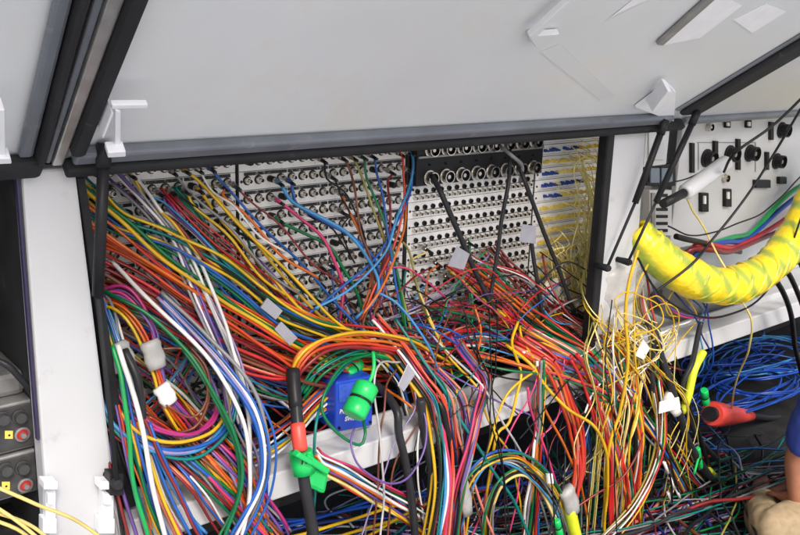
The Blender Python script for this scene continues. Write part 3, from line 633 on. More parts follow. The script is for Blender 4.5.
cable('light grey', 'thin cord hanging straight over the sill', [(400, 362, .22), (380, 366, .26), (375, 392, .29), (379, 440, .32), (383, 490, .33), (382, 545, .33)], .0032, group='thin slack loops')
cable('brown', 'thin cord hanging straight over the sill', [(396, 370, .22), (386, 384, .25), (382, 410, .29), (380, 446, .31), (372, 556, .28)], .003, group='thin slack loops')
bundle('cable in the bundle slanting down right from the green clip', [(296, 442, .22, .03), (314, 458, .26, .035), (344, 474, .29, .045), (376, 492, .29, .05), (410, 512, .28, .055), (455, 545, .26, .06)], C('kRgwswrorpyYO'), .004, 'v', group=GK, shuffle=.15)
bundle(bulk=True, desc='cable passing behind the breakout toward the sill', path=[(240, 372, .12, .05), (275, 398, .15, .05), (310, 420, .18, .05), (338, 400, .16, .05), (360, 372, .13, .05)],
       cols=C('OowbxR'), r=.0034, axis='v', group=GK)

# ------------------------------------------------------------------ cables: right side
GR = 'cables flowing down the right bay'
bundle('cable in the orange flow toward the right post', [(452, 262, .04, .06), (484, 284, .09, .07), (520, 316, .14, .09), (556, 350, .18, .1), (588, 384, .22, .09), (608, 420, .27, .06), (622, 462, .3, .05), (626, 510, .28, .05), (622, 556, .24, .06)], C('grOoxogOkyrRoye'), .0042, 'v', group=GR, shuffle=.6, amp=.005)
bundle(bulk=True, desc='cable in the dark red flow across the fibre panels', path=[(488, 248, .03, .05), (516, 276, .08, .05), (548, 306, .12, .06), (582, 326, .15, .07), (616, 350, .19, .08), (650, 390, .22, .08)],
       cols=C('RRxRBRaR'), r=.0036, axis='v', group=GR, shuffle=.6, amp=.004)
bundle('cable in the green flow between orange cables', [(484, 270, .05, .05), (516, 306, .1, .05), (548, 338, .15, .06), (582, 372, .19, .06), (612, 420, .27, .06), (630, 480, .28, .06), (636, 556, .22, .06)], C('gGtgwg'), .0046, 'v', group=GR)
bundle(bulk=True, desc='cable in the red tangle left of the orange flow', path=[(400, 318, .09, .06), (440, 316, .1, .07), (480, 322, .12, .08), (516, 345, .15, .09), (556, 372, .18, .08), (600, 400, .2, .08)],
       cols=C('rRgarBpgxxk'), r=.0038, axis='v', group=GR, shuffle=.8, amp=.006)
bundle('fat cable bending down into the grey wrap', [(516, 342, .2, .05), (540, 364, .24, .06), (562, 398, .28, .055), (576, 432, .3, .045), (580, 468, .3, .035), (574, 500, .3, .03)], C('rOroaO'), .0062, 'h', group=GR, shuffle=.2)
bundle('fat cable bending down beside the right post', [(548, 345, .2, .04), (576, 378, .25, .05), (596, 412, .29, .045), (608, 446, .3, .03), (612, 474, .3, .025), (613, 556, .26, .03)], C('arrr'), .006, 'h', group=GR, shuffle=.15)
cable('yellow', 'fat cable crossing the red cables to the right', [(506, 345, .21), (536, 378, .28), (566, 406, .33), (592, 424, .34), (604, 450, .33), (607, 480, .32), (604, 556, .26)], .0055, group=GR)
cable('yellow', 'fat cable dropping beside the small white tag', [(518, 322, .18), (508, 352, .22), (504, 382, .25), (506, 420, .29), (494, 446, .3), (482, 556, .25)], .0048, group=GR)
cable('yellow', 'fat cable dropping beside the small white tag', [(520, 326, .17), (512, 356, .2), (498, 392, .27), (488, 440, .29), (470, 500, .27), (462, 556, .25)], .004, group=GR)
cable('orange', 'fat cable dropping beside the small white tag', [(470, 355, .17), (500, 358, .2), (526, 370, .23), (540, 400, .29), (562, 440, .3), (582, 490, .27), (590, 556, .22)], .0045, group=GR)
cable('pink', 'long cable leaning across the sill at right', [(506, 378, .22), (522, 402, .27), (540, 436, .3), (552, 470, .3), (560, 500, .28), (568, 556, .24)], .0042, group=GR)
cable('blue', 'long cable leaning across the sill at right', [(512, 372, .21), (530, 402, .26), (538, 430, .28), (544, 470, .27), (540, 510, .26), (536, 556, .24)], .004, group=GR)
bundle(bulk=True, desc='cable dropping under the right end of the orange flow', path=[(540, 372, .18, .05), (566, 400, .21, .05), (584, 432, .23, .05), (588, 470, .23, .05), (584, 545, .22, .06)],
       cols=C('gsbBxge'), r=.0042, axis='h', group=GR)
bundle('cable in the loom dropping left of the bottom arches', [(452, 330, .12, .04), (466, 362, .2, .04), (476, 404, .28, .035), (470, 452, .32, .035), (458, 500, .32, .04), (450, 556, .3, .05)], C('OegapxRbk'), .0042, 'h', group=GR, shuffle=.2)
bundle(bulk=True, desc='cable in the loom dropping behind the arches', path=[(500, 345, .14, .04), (520, 380, .22, .04), (534, 424, .28, .035), (534, 470, .29, .035), (526, 556, .24, .05)],
       cols=C('ryxgoewR'), r=.0046, axis='h', group=GR, shuffle=.2)
bundle('cable in the loom arching over to the ground at right', [(560, 350, .16, .05), (602, 378, .24, .05), (640, 416, .3, .045), (668, 458, .3, .045), (690, 500, .26, .05), (716, 556, .18, .07)], C('gowxrbyRex'), .0046, 'v', group=GR, shuffle=.2)
bundle('cable in the orange loom beside the post foot', [(574, 330, .14, .05), (604, 356, .22, .045), (630, 392, .29, .04), (640, 436, .31, .035), (636, 490, .29, .035), (640, 556, .22, .05)], C('oyrOgowx'), .005, 'h', group=GR, shuffle=.2)
for k, path in enumerate(([(672, 350, .26), (688, 400, .28), (700, 440, .26), (724, 490, .2), (770, 540, .08)], [(655, 400, .28), (676, 450, .28), (690, 500, .22), (700, 556, .14)], [(610, 400, .2), (630, 450, .24), (640, 500, .22), (664, 556, .14)])):
    cable('black', 'heavy trunk cable dropping to the ground at lower right', path, (.009, .0105, .0095)[k], 'h', 'power_cable', 'heavy trunks at lower right', amp=.003, sides=10)
# yellow fan under the right post
bundle('cable in the yellow fan below the right post', [(598, 258, .06, .03), (606, 296, .14, .05), (618, 336, .22, .05), (632, 378, .28, .05), (630, 420, .31, .05), (622, 452, .3, .03), (616, 490, .28, .03), (606, 556, .22, .03)], C('LYxyvRYL'), .003, 'h', 'fibre_jumper', 'yellow fibre jumpers', shuffle=.3)
bundle('cable in the thin yellow fall left of the right post', [(582, 245, .05, .06), (590, 285, .1, .05), (602, 322, .17, .06), (614, 362, .24, .06), (604, 410, .28, .05), (600, 470, .28, .05), (592, 556, .22, .05)], C('LYyYLvL'), .0024, 'h', 'fibre_jumper', 'yellow fibre jumpers')
cable('yellow', 'stout cable falling straight down past the right post', [(638, 250, .33), (630, 280, .34), (626, 320, .34), (628, 360, .34), (620, 410, .34), (608, 456, .33), (602, 556, .24)], .0058, group='yellow fibre jumpers')
cable('yellow', 'stout cable falling straight down past the right post', [(648, 264, .3), (634, 300, .32), (634, 350, .33), (640, 400, .33), (630, 450, .32), (618, 556, .24)], .0036, group='yellow fibre jumpers')
for k in range(24):
    px, py = rng.uniform(400, 600), rng.uniform(285, 375); an = rng.uniform(-.9, .9) + (math.pi / 2 if k % 3 == 0 else 0); L = rng.uniform(35, 75); d0 = rng.uniform(.13, .24); cv = rng.uniform(-26, 26)
    path = [(px + math.cos(an) * L * t - math.sin(an) * cv * (1 - t * t), py + math.sin(an) * L * t + math.cos(an) * cv * (1 - t * t), d0 - .09 * t * t) for t in (-1, -.6, -.2, .2, .6, 1)]
    cable(C('rgxRxoGxypkewxBrxgRlcs')[k % 22], 'short cable winding through the tangle right of the centre', path, rng.choice([.0022, .003, .0036]), 'h', 'tangled_lead', 'leads wound through the tangle', amp=.007)
# jumpers from the fibre panels
rng.shuffle(FIB)
for q, (p, k, i) in enumerate(FIB[:44]):
    a, b_ = proj(p)
    drop = rng.uniform(10, 40)
    xx = rng.uniform(574, 600)
    if a > 560 and b_ < 215:
        path = [p, W(a + 5, b_ + 3, .07), W(min(a + 14, xx), b_ + 18, .085), W(xx + rng.uniform(-4, 4), b_ + 60, .09), W(xx + rng.uniform(-6, 8), 268, .1), W(xx + rng.uniform(0, 24), 320, .13)]
    else:
        path = [p, W(a + 3, b_ + 4, .06), W(a + rng.uniform(2, 14), b_ + drop * .6, .075), W(a + rng.uniform(8, 26), b_ + drop + 22, .085), W(min(602, a + rng.uniform(20, 50)), max(272, b_ + drop + 50), .1)]
    cable(rng.choice(['lemon yellow', 'lemon yellow', 'pale yellow']), f'thin jumper drooping from a plug in the {ORD[k]} fibre bay'.replace('the top fibre', 'the topmost fibre'), path, rng.choice([.0015, .0019, .0023]), 'h', 'fibre_jumper', 'thin jumpers on the fibre panels', amp=.007, sides=6)
# right bottom strands
GB = 'cables hanging below the right post'
bundle('cable in the long red and yellow strand below the right post', [(640, 272, .2, .04), (644, 320, .25, .05), (652, 366, .29, .05), (660, 412, .31, .045), (656, 460, .31, .045), (634, 505, .3, .05), (596, 550, .28, .06)], C('rygwORywBv'), .0036, 'h', group=GB, shuffle=.2)
bundle('cable in the purple and white strand leaning right', [(588, 350, .16, .04), (616, 378, .22, .05), (645, 412, .27, .05), (676, 446, .28, .05), (704, 484, .24, .06), (744, 530, .18, .06)], C('pwRylxpr'), .0036, 'v', group=GB)
cable('dark red', 'slack cable looping low under the right post', [(632, 360, .24), (644, 410, .3), (640, 446, .32), (622, 478, .32), (594, 494, .3), (570, 512, .28)], .0038, group=GB)
cable('orange', 'slack cable looping low under the right post', [(600, 355, .2), (640, 404, .26), (676, 436, .27), (704, 476, .24), (736, 545, .12)], .0036, group=GB)
bundle('cable in the tall arch at the bottom centre', [(452, 545, .26, .06), (462, 496, .29, .05), (482, 466, .31, .045), (512, 458, .32, .045), (540, 476, .31, .045), (560, 505, .29, .045), (574, 548, .27, .06)], C('bgywoyexws'), .004, 'v', group=GB, shuffle=.15)
bundle('cable in the steep arch under the tall arch', [(486, 550, .28, .05), (490, 508, .3, .045), (504, 478, .31, .04), (530, 472, .3, .04), (552, 500, .28, .05), (566, 548, .26, .06)], C('gwxyYe'), .0042, 'v', group=GB, shuffle=.2)
cable('royal blue', 'flat cable running under the arches', [(440, 496, .22), (480, 488, .22), (520, 486, .2), (560, 470, .16)], .0055, 'v', group=GB)
for k, path in enumerate(([(646, 322, .27), (664, 364, .31), (676, 404, .32), (692, 448, .3), (722, 494, .24), (752, 530, .16)], [(632, 330, .22), (640, 370, .26), (648, 420, .26), (650, 480, .22), (648, 545, .18)],
                         [(688, 318, .26), (690, 360, .3), (682, 392, .3), (700, 440, .25), (730, 470, .18)])):
    cable('charcoal', 'thick cable falling past the white wrap', path, (.0145, .012, .010)[k], 'h', 'power_cable', 'thick cables over the sill', amp=.002, sides=12)
bundle('black cable with white markers slanting to the ground', [(668, 420, .28, .03), (684, 444, .27, .04), (704, 472, .24, .045), (730, 500, .18, .05), (762, 536, .1, .06)], C('xcxxcx'), .0042, 'v', name='marked_cable', group='dark cables with white markers')
for k, path in enumerate(([(496, 300, .12), (498, 340, .2), (490, 390, .3), (488, 440, .34), (480, 470, .34)], [(486, 290, .12), (490, 340, .22), (494, 400, .33), (500, 450, .35), (512, 545, .36)],
        [(474, 330, .15), (482, 372, .25), (490, 420, .33), (502, 470, .35), (508, 540, .36)], [(586, 330, .2), (570, 370, .28), (548, 405, .34), (520, 440, .36)], [(530, 350, .2), (536, 400, .3), (548, 450, .34), (556, 545, .34)],
        [(612, 300, .28), (606, 360, .34), (612, 420, .36), (618, 545, .36)], [(540, 252, .1), (566, 272, .14), (590, 292, .18), (620, 330, .24), (650, 350, .28)], [(532, 262, .08), (560, 284, .12), (592, 300, .16)],
        [(460, 300, .13), (476, 350, .2), (466, 400, .28), (470, 440, .3)], [(640, 405, .3), (690, 430, .25), (740, 436, .14), (780, 434, .05)])):
    cable('black', 'thin jumper hanging in front of the right flow', path, .0022, 'h', 'thin_jumper', 'thin black jumpers')
# heavy dark cables from the multipin panel
GX = 'dark cables hung from the multipin panel'
cable('charcoal', 'thick lead hanging from the multipin panel', [(432, 176, .06), (440, 190, .11), (450, 214, .13), (464, 246, .14), (478, 278, .14), (496, 314, .14)], .0085, 'h', 'multipin_cable', GX, amp=.001, sides=10)
cable('charcoal', 'thick lead hanging from the multipin panel', [(510, 150, .08), (509, 180, .12), (502, 220, .13), (498, 250, .13), (490, 300, .13)], .0065, 'h', 'multipin_cable', GX, amp=.001, sides=10)
cable('charcoal', 'thick lead hanging from the multipin panel', [(516, 160, .08), (526, 184, .12), (540, 222, .13), (556, 262, .14), (574, 312, .15)], .0075, 'h', 'multipin_cable', GX, amp=.001, sides=10)
cable('charcoal', 'thick lead hanging from the multipin panel', [(530, 224, .10), (534, 262, .12), (540, 300, .14), (544, 330, .15)], .007, 'h', 'multipin_cable', GX, amp=.001, sides=10)
cable('grey', 'thick lead hanging from the multipin panel', [(500, 146, .07), (512, 156, .11), (522, 166, .11), (520, 182, .09)], .006, 'h', 'multipin_cable', GX, amp=.001)

# thin yellow cables at the lower left, blue and yellow ones under the sill
for path in ([(-6, 486, .34), (34, 506, .36), (74, 522, .37), (116, 545, .37)], [(-6, 506, .34), (20, 522, .35), (48, 545, .36)], [(-6, 512, .33), (30, 524, .34), (60, 546, .35)], [(-6, 520, .33), (16, 530, .34), (36, 546, .34)]):
    cable('pale yellow', 'thin cable crossing the foot of the left post', path, .0038, 'v', group='yellow cables at the left post')
for c_, path in (('royal blue', [(262, 532, .1), (310, 520, .1), (360, 508, .08), (430, 494, .04)]), ('royal blue', [(258, 524, .1), (320, 516, .09), (380, 500, .06), (440, 490, .02)]), ('navy blue', [(262, 540, .1), (330, 522, .1), (400, 512, .06), (470, 492, .02)]),
                 ('yellow', [(256, 544, .14), (320, 528, .14), (372, 514, .12), (420, 498, .1)]), ('yellow', [(350, 548, .14), (392, 522, .12), (430, 500, .1)]), ('yellow', [(300, 550, .12), (360, 530, .1), (420, 514, .08)])):
    cable(c_, 'cable lying level in the dark under the sill', path, .005, 'v', group='cables under the sill')

# right bay cords
cable('black', 'cord swooping below the yellow sleeve', [(638, 258, .34), (656, 290, .36), (690, 314, .37), (724, 316, .37), (760, 298, .37), (786, 258, .36), (804, 210, .36)], .004, 'v', 'cord', 'black cords in the right bay', amp=.001)
cable('black', 'cord stretched down from the upper right corner', [(806, 94, .5), (772, 126, .45), (735, 153, .4), (724, 172, .34)], .005, 'h', 'cord', 'black cords in the right bay', amp=.0005)
cable('black', 'cord stretched down from the upper right corner', [(806, 100, .5), (774, 154, .45), (744, 200, .42), (712, 240, .4), (692, 264, .38), (650, 296, .34)], .0045, 'h', 'cord', 'black cords in the right bay', amp=.0005)
cable('black', 'cord trailing from the white tube', [(652, 186, .3), (690, 178, .3), (712, 168, .3)], .0025, 'h', 'cord', 'black cords in the right bay')
cable('black', 'cord trailing from the white tube', [(668, 226, .3), (690, 234, .33), (716, 232, .33), (760, 214, .33), (800, 176, .33)], .003, 'v', 'cord', 'black cords in the right bay')
cable('pale yellow', 'cable dropping behind the yellow sleeve to the coils', [(682, 190, .2), (694, 210, .24), (708, 236, .26), (736, 290, .36), (752, 322, .37), (748, 350, .34), (736, 384, .25), (730, 412, .15)], .004, 'h', group='cables in the right bay')
for c_, path in (('bright green', [(822, 172, .14), (784, 198, .15), (752, 232, .15), (730, 238, .18), (704, 248, .2), (690, 266, .2)]), ('royal blue', [(822, 180, .14), (784, 206, .15), (748, 238, .16), (724, 242, .2), (700, 250, .22), (686, 270, .2)]), ('red', [(822, 194, .14), (784, 220, .15), (740, 246, .18), (718, 246, .22), (698, 244, .24), (682, 262, .2)]),
                 ('dark red', [(822, 202, .14), (784, 228, .15), (734, 250, .2), (712, 250, .24), (690, 250, .24), (676, 268, .2)]), ('black', [(740, 252, .16), (716, 246, .22), (690, 240, .26), (676, 236, .26)])):
    cable(c_, 'fat cable passing behind the yellow sleeve', path, .011, 'v', 'power_cable', 'fat cables behind the sleeve', amp=.001, sides=10)
for path in ([(758, 262, .32), (776, 280, .35), (790, 310, .36), (796, 350, .34), (806, 390, .3)], [(770, 252, .32), (790, 276, .35), (804, 310, .36)], [(784, 240, .32), (800, 262, .34), (812, 290, .36)]):
    cable('black', 'fat cable bending over the right end of the sill', path, .011, 'h', 'power_cable', 'fat cables over the right sill', amp=.001, sides=10)
for c_, path in (('sky blue', [(690, 298, .2), (694, 320, .27), (700, 350, .28), (692, 380, .24), (684, 420, .18)]), ('royal blue', [(694, 290, .2), (704, 316, .27), (710, 346, .28), (700, 390, .22), (690, 430, .15)]), ('royal blue', [(664, 276, .2), (690, 284, .24), (706, 300, .28), (700, 330, .3)]),
                 ('navy blue', [(672, 290, .26), (686, 306, .3), (700, 326, .31), (706, 350, .28)]), ('purple', [(650, 280, .24), (660, 300, .28), (680, 312, .3), (710, 318, .3)]), ('pink', [(660, 300, .27), (684, 318, .3), (716, 318, .3)]),
                 ('sky blue', [(640, 400, .2), (680, 426, .22), (720, 450, .16), (740, 480, .08)]), ('royal blue', [(700, 400, .16), (680, 424, .2), (660, 440, .22), (640, 446, .22)]), ('sky blue', [(704, 420, .14), (722, 440, .14), (738, 470, .1), (742, 500, .06)])):
    cable(c_, 'thin cable dangling below the yellow sleeve', path, .0034, 'h', group='cables in the right bay')
for k in range(10):
    cx, cy = 640 + rng.uniform(-8, 40), 316 + rng.uniform(-20, 22); a0 = rng.random() * 6; rx, ry = rng.uniform(8, 26), rng.uniform(8, 20); tl = rng.uniform(-.8, .8)
    path = []
    for t in [0, .8, 1.6, 2.4, 3.2, 4.0, 4.8, 5.6]:
        u, v = rx * math.cos(a0 + t) * rng.uniform(.75, 1.25), ry * math.sin(a0 + t) * rng.uniform(.75, 1.25)
        path.append((cx + u * math.cos(tl) - v * math.sin(tl) + t * 1.5, cy + u * math.sin(tl) + v * math.cos(tl) + t * 2, .28 + .006 * k + rng.uniform(0, .02)))
    path.append((cx + rng.uniform(-30, 30), cy + rng.uniform(30, 70), .31))
    cable(('pale yellow', 'yellow', 'white', 'yellow')[k % 4], 'thin loop in the tangle right of the post', path, .0024, 'v', 'fibre_jumper', 'loops beside the right post', amp=.005)
# blue coils on the ground
for k in range(18):
    gx, gy = rng.uniform(712, 785), rng.uniform(348, 404); c0 = G(gx, gy, 0.03 + .014 * (k % 9)); rx, ry = rng.uniform(.22, .5), rng.uniform(.10, .2); a0 = rng.random() * 6; n = rng.choice([12, 17, 20])
    path = [c0 + Vector((rx * (1 + .12 * math.sin(k + t * .7)) * math.cos(a0 + t * .62), ry * math.sin(a0 + t * .62), .02 * math.sin(t * 1.3 + k) + .02)) for t in range(n)]
    cable('sky blue' if k % 5 == 4 else 'royal blue', 'cable coiled on the ground under the truck', path, .0052, 'v', 'coiled_cable', 'blue coils on the ground')
# cables heaped on the ground at the lower right
cols = C('xecRxbxngtEcxpBcRxenagxlcvRxtmx')
for k in range(52):
    gx, gy = rng.uniform(560, 745), rng.uniform(462, 540); c0 = G(gx, gy, 0.02 + rng.random() * .08); an = rng.uniform(-.5, 1.0); L = rng.uniform(.35, .8)
    dv = Vector((math.cos(an), math.sin(an), 0)); nv = Vector((-dv.y, dv.x, 0)); bw = rng.uniform(-.16, .16)
    path = [c0 + dv * (L * t) + nv * (bw * (1 - t * t)) + Vector((0, 0, rng.uniform(0, .03))) for t in (-1, -.6, -.2, .2, .6, 1)]
    cable(cols[k % len(cols)], 'cable in the heap on the ground at lower right', path, rng.choice([.003, .004, .005, .007]), 'v', 'ground_cable', 'heap of cables on the ground', amp=.006)
for gy0, cs in ((548, 'teRxplgBEktx'), (528, 'xgeatRclxtpw'), (508, 'cxtRemgxlbE')):
    bundle('cable in the flat bands lying on the ground', [(G(500, gy0 + 22, .03), .12), (G(580, gy0 + 4, .04), .12), (G(650, gy0 - 10, .05), .13), (G(712, gy0 - 26, .04), .13), (G(790, gy0 - 52, .03), .2)], C(cs), .0036, 'v', 'ground_cable', 'flat bands of cables on the ground', thick=.25, shuffle=.4, amp=.005)
for path in ([(640, 410, .29), (656, 440, .31), (668, 470, .31), (673, 500, .3), (676, 556, .22)], [(650, 420, .29), (668, 452, .31), (675, 482, .295), (682, 510, .26), (700, 556, .18)], [(660, 424, .3), (676, 440, .28), (692, 452, .27), (706, 472, .26), (730, 510, .18), (760, 545, .08)]):
    cable('black', 'dark cable carrying white markers by the thick grey cable', path, .0042, 'h', 'marked_cable', 'dark cables with white markers')
bundle('pale cable fanned out beside the seated person', [(G(716, 446, .06), .05), (G(735, 462, .08), .08), (G(752, 476, .07), .12), (G(790, 478, .05), .18)], C('seEsewElbE'), .0036, 'v', 'ground_cable', 'pale cables beside the person', shuffle=.3)

def tangle(name, strands, label, cat):
    bm = bmesh.new(); names = sorted({c for _, _, c in strands}); rel = strands[0][0][0].copy()
    for pts, r, c in strands:
        me = tube_mesh('strand', pts, r, 6, None, rel); n0 = len(bm.faces); bm.from_mesh(me); bpy.data.meshes.remove(me); bm.faces.ensure_lookup_table()
        ci = names.index(c)
        for f in bm.faces[n0:]: f.material_index = ci; f.smooth = True
    me = bpy.data.meshes.new(name); bm.to_mesh(me); bm.free()
    for c in names: me.materials.append(cmat(c))
    o = link(name, me); o.location = rel
    return tag(o, label, cat, kind='stuff')
def wander(path, j, amp, r):
    return clear_sill(wobble(spline([W(x + rng.uniform(-j, j), y + rng.uniform(-j, j) * .6, d + rng.uniform(-.02, .02)) for x, y, d in path], .016), amp), r)
ST = list(BULK)
dk = C('xxxcxrgROykbpewxBsotxlx')
for k in range(26):
    x0 = rng.uniform(392, 650); y0 = rng.uniform(300, 385) - max(0, x0 - 520) * .1; x1 = x0 + rng.uniform(-60, 75); r = rng.choice([.0014, .002, .0026])
    yb = rng.choice([rng.uniform(420, 500), 560, 560])
    cv = rng.uniform(-25, 25)
    ST.append((wander([(x0, y0, .13), (x0 * .75 + x1 * .25 + cv, y0 * .72 + yb * .28, .22), (x0 * .45 + x1 * .55 + cv, y0 * .45 + yb * .55, .29), (x1, yb, .27)] + ([(x1 + rng.uniform(20, 50), yb - rng.uniform(0, 40), .24)] if yb < 510 else []), 5, .006, r), r, rng.choice(dk)))
for k in range(44):
    x0 = rng.uniform(360, 600); y0 = rng.uniform(288, 360); an = rng.uniform(-.8, .8); L = rng.uniform(30, 70); r = rng.choice([.0014, .002, .0028]); cv = rng.uniform(-30, 30)
    ST.append((wander([(x0 - math.cos(an) * L, y0 - math.sin(an) * L, .06), (x0 - cv * .3, y0 + cv, .16), (x0 + math.cos(an) * L, y0 + math.sin(an) * L, .11)], 5, .007, r), r, rng.choice(dk)))
for k in range(44):
    x0 = rng.uniform(150, 420); y0 = 440 - (x0 - 150) * .22 + rng.uniform(-40, 5); L = rng.uniform(25, 50); an = rng.uniform(-.6, .8); r = rng.choice([.002, .0028, .0034])
    ST.append((wander([(x0 - math.cos(an) * L, y0 - math.sin(an) * L, .08), (x0, y0 + rng.uniform(-14, 14), .12), (x0 + math.cos(an) * L, y0 + math.sin(an) * L, .08)], 5, .006, r), r, rng.choice(C('xcobrRwgypBsxe'))))
for k in range(150):
    gx, gy = rng.uniform(330, 770), rng.uniform(470, 545); c0 = G(gx, gy, .02 + rng.random() * .05); an = rng.uniform(-.7, 1.1); L = rng.uniform(.15, .45); r = rng.choice([.0018, .0025, .0035]); bw = rng.uniform(-.15, .15)
    if c0.y > .5: continue
    dv = Vector((math.cos(an), math.sin(an), 0)); nv = Vector((-dv.y, dv.x, 0))
    ST.append((wobble(spline([c0 + dv * (L * t) + nv * (bw * (1 - t * t)) for t in (-1, -.5, 0, .5, 1)], .02), .006), r, rng.choice(C('xcxexRtplwxgbEcxn'))))
tangle('cable_tangle', ST, 'packed mass of mixed cables and thin leads behind the looms and over the ground', 'cable tangle')
FT = []
for k in range(24):   # curtain at the right end of the fibre bays
    x0 = rng.uniform(570, 602); y0 = rng.uniform(136, 215); r = rng.choice([.0013, .0018, .0022])
    FT.append((wander([(x0 - rng.uniform(2, 26), y0, .03), (x0, y0 + 10, .07), (rng.uniform(584, 600), y0 + 50, .085), (rng.uniform(582, 602), 262, .1), (rng.uniform(586, 618), 312, .16)], 3, .005, r), r, rng.choice(C('LLYLL'))))
for k in range(60):   # loose loops over the lower rows
    x0, y0 = rng.uniform(536, 600), rng.uniform(222, 305); r = rng.choice([.0012, .0016, .002]); L = rng.uniform(8, 26)
    FT.append((wander([(x0, y0, .03), (x0 + L * .4, y0 + L * .2, .08), (x0 + L * .9, y0 + L, .1), (x0 + rng.uniform(-10, 20), y0 + L * 2, .09), (x0 + rng.uniform(0, 40), y0 + L * 2.6 + 10, .08)], 4, .008, r), r, rng.choice(C('LYYLYw'))))
for k in range(20):   # fall from the bays past the post to the ground
    x0 = rng.uniform(580, 612); x1 = rng.uniform(592, 690); r = rng.choice([.0014, .002, .0026])
    FT.append((wander([(x0, rng.uniform(240, 285), .08), (x0 + 8, 310, .24), (x0 * .5 + x1 * .5, 350, .31), (x1, 400, .31), (x1 - rng.uniform(-15, 30), 450, .3), (x1 - rng.uniform(-20, 50), rng.choice([490, 556]), .24)], 5, .006, r), r, rng.choice(C('LyYLvYwy'))))
tangle('fibre_tangle', FT, 'mass of thin yellow jumpers falling from the fibre bays past the white post', 'cable tangle')

# ------------------------------------------------------------------ labels for cables: colour + run, ranked where one colour repeats
def rank(i, n, axis):
    if n == 2: return (('left one', 'right one') if axis == 'h' else ('upper one', 'lower one'))[i]
    if axis == 'h':
        return 'leftmost' if i == 0 else 'rightmost' if i == n - 1 else f'{ORD[i]} from left'
    return 'topmost' if i == 0 else 'lowest' if i == n - 1 else f'{ORD[i]} from top'
D = {}
for c in CABLES: D.setdefault((c[1], c[2]), []).append(c)
for (col, desc), L in D.items():
    ds = desc if not desc.startswith(col + ' ') else desc[len(col) + 1:]
    ax = L[0][4]; L.sort(key=lambda c: c[3][0] if ax == 'h' else c[3][1])
    for i, c in enumerate(L):
        if len((col + ' ' + ds).split()) > 12 and len(L) > 1: ds = ds.replace('the broad sweep from the left post toward the centre', 'the broad sweep from the left post'); ds = ds.replace('the black breakout', 'the breakout')
        c[0]['label'] = f'{col} {ds}' + (f', {rank(i, len(L), ax)}' if len(L) > 1 else '')

# ------------------------------------------------------------------ ties, tags, caps and other small things
def wrap(name, a, b, r, m, label, cat, sq=0.6, group=None, flat=None):
    """band around a bundle from a to b (world points), slightly flattened and creased"""
    ax = (b - a).normalized(); s = ax.cross(Vector((0, 1, 0))).normalized(); n = s.cross(ax)
    bm = bmesh.new(); N = 18; rings = []
    for j in range(7):
        f = j / 6; k = (1 + 0.07 * math.sin(j * 2.1)) * (.9 if j in (0, 6) else 1)
        rings.append([bm.verts.new((b - a) * f + (s * math.cos(t) * r + n * math.sin(t) * r * sq) * k * (1 + .05 * math.sin(3 * t + j))) for t in [2 * math.pi * q / N for q in range(N)]])
    for j in range(6):
        for q in range(N): bm.faces.new((rings[j][q], rings[j][(q + 1) % N], rings[j + 1][(q + 1) % N], rings[j + 1][q]))
    for rg in (rings[0], rings[-1]): bm.faces.new(rg)
    o = link(name, bm_mesh(name, bm, True), m); o.location = a
    return tag(o, label, cat, group)
wrap('cable_tie', W(112, 345, .2), W(124, 370, .22), .030, M_tape, 'broad grey fabric tie around cables beside the left post', 'cable tie', group='fabric cable ties')
wrap('cable_tie', W(149, 341, .21), W(158, 368, .225), .021, M_tape, 'narrow grey fabric tie on the orange and purple cables', 'cable tie', group='fabric cable ties')
wrap('cable_tie', W(160, 386, .235), W(171, 403, .245), .018, M_tapew, 'white tape tie around cables below the narrow grey tie', 'cable tie', group='fabric cable ties')
wrap('cable_tie', W(566, 489, .305), W(574, 512, .31), .027, M_tape, 'pale grey tie around fat red cables at the bottom', 'cable tie', group='fabric cable ties')
wrap('cable_tie', W(462, 480, .30), W(468, 514, .30), .018, M_tape, 'upright grey tie left of the bottom arches', 'cable tie', group='fabric cable ties')
wrap('cable_tie', W(667, 395, .318), W(678, 412, .318), .023, M_tapew, 'white printed wrap around thick grey cable at the right', 'cable tie', group='fabric cable ties')
wrap('post_wrap', W(621, 262, .235), W(622, 299, .235), .098, M_clear, 'cloudy plastic film wrapped around the right post', 'plastic wrap', sq=.42)
def tagp(quad, d, m, label, th=.002, name='cable_tag', dd=None):
    bm = bmesh.new(); v8 = pxq(quad, d, th, dd); o0 = v8[0].copy(); hexa(bm, [v - o0 for v in v8]); bevel(bm, .0009, 1)
    o = link(name, bm_mesh(name, bm), m); o.location = o0; return tag(o, label, 'tag', 'tags on cables')
tagp([(448, 266), (464, 270), (470, 254), (457, 246)], .17, M_tag, 'lilac grey tag on the dark lead from the multipin panel', dd=[.19, .18, .165, .17])
tagp([(520, 242), (536, 244), (536, 226), (522, 224)], .16, M_tag, 'pale square tag on dark leads near the fibre panels')
tagp([(540, 306), (566, 304), (558, 278), (546, 282)], .10, M_tapew, 'blank white card behind the dark leads', .003)
tagp([(261, 308), (276, 320), (283, 311), (268, 298)], .19, M_tag, 'grey tag on cables above the breakout, the upper of two', .006)
tagp([(275, 330), (290, 346), (298, 338), (282, 322)], .2, M_tag, 'grey tag on cables above the breakout, the lower of two', .006)
tagp([(398, 386), (404, 392), (416, 374), (408, 364)], .285, M_tag, 'lilac printed tag at the head of the drop bundle', .003, dd=[.29, .29, .28, .28])
tagp([(525, 360), (534, 360), (533, 350), (523, 352)], .24, M_tapew, 'small white tag on the green and yellow cables', .006)
tagp([(548, 484), (554, 484), (553, 474), (547, 474)], .33, M_tapew, 'small white tag at the right shoulder of the arches', .006)
tagp([(636, 356), (644, 360), (650, 348), (644, 340)], .335, M_tapew, 'white tag on cables right of the right post', .006)
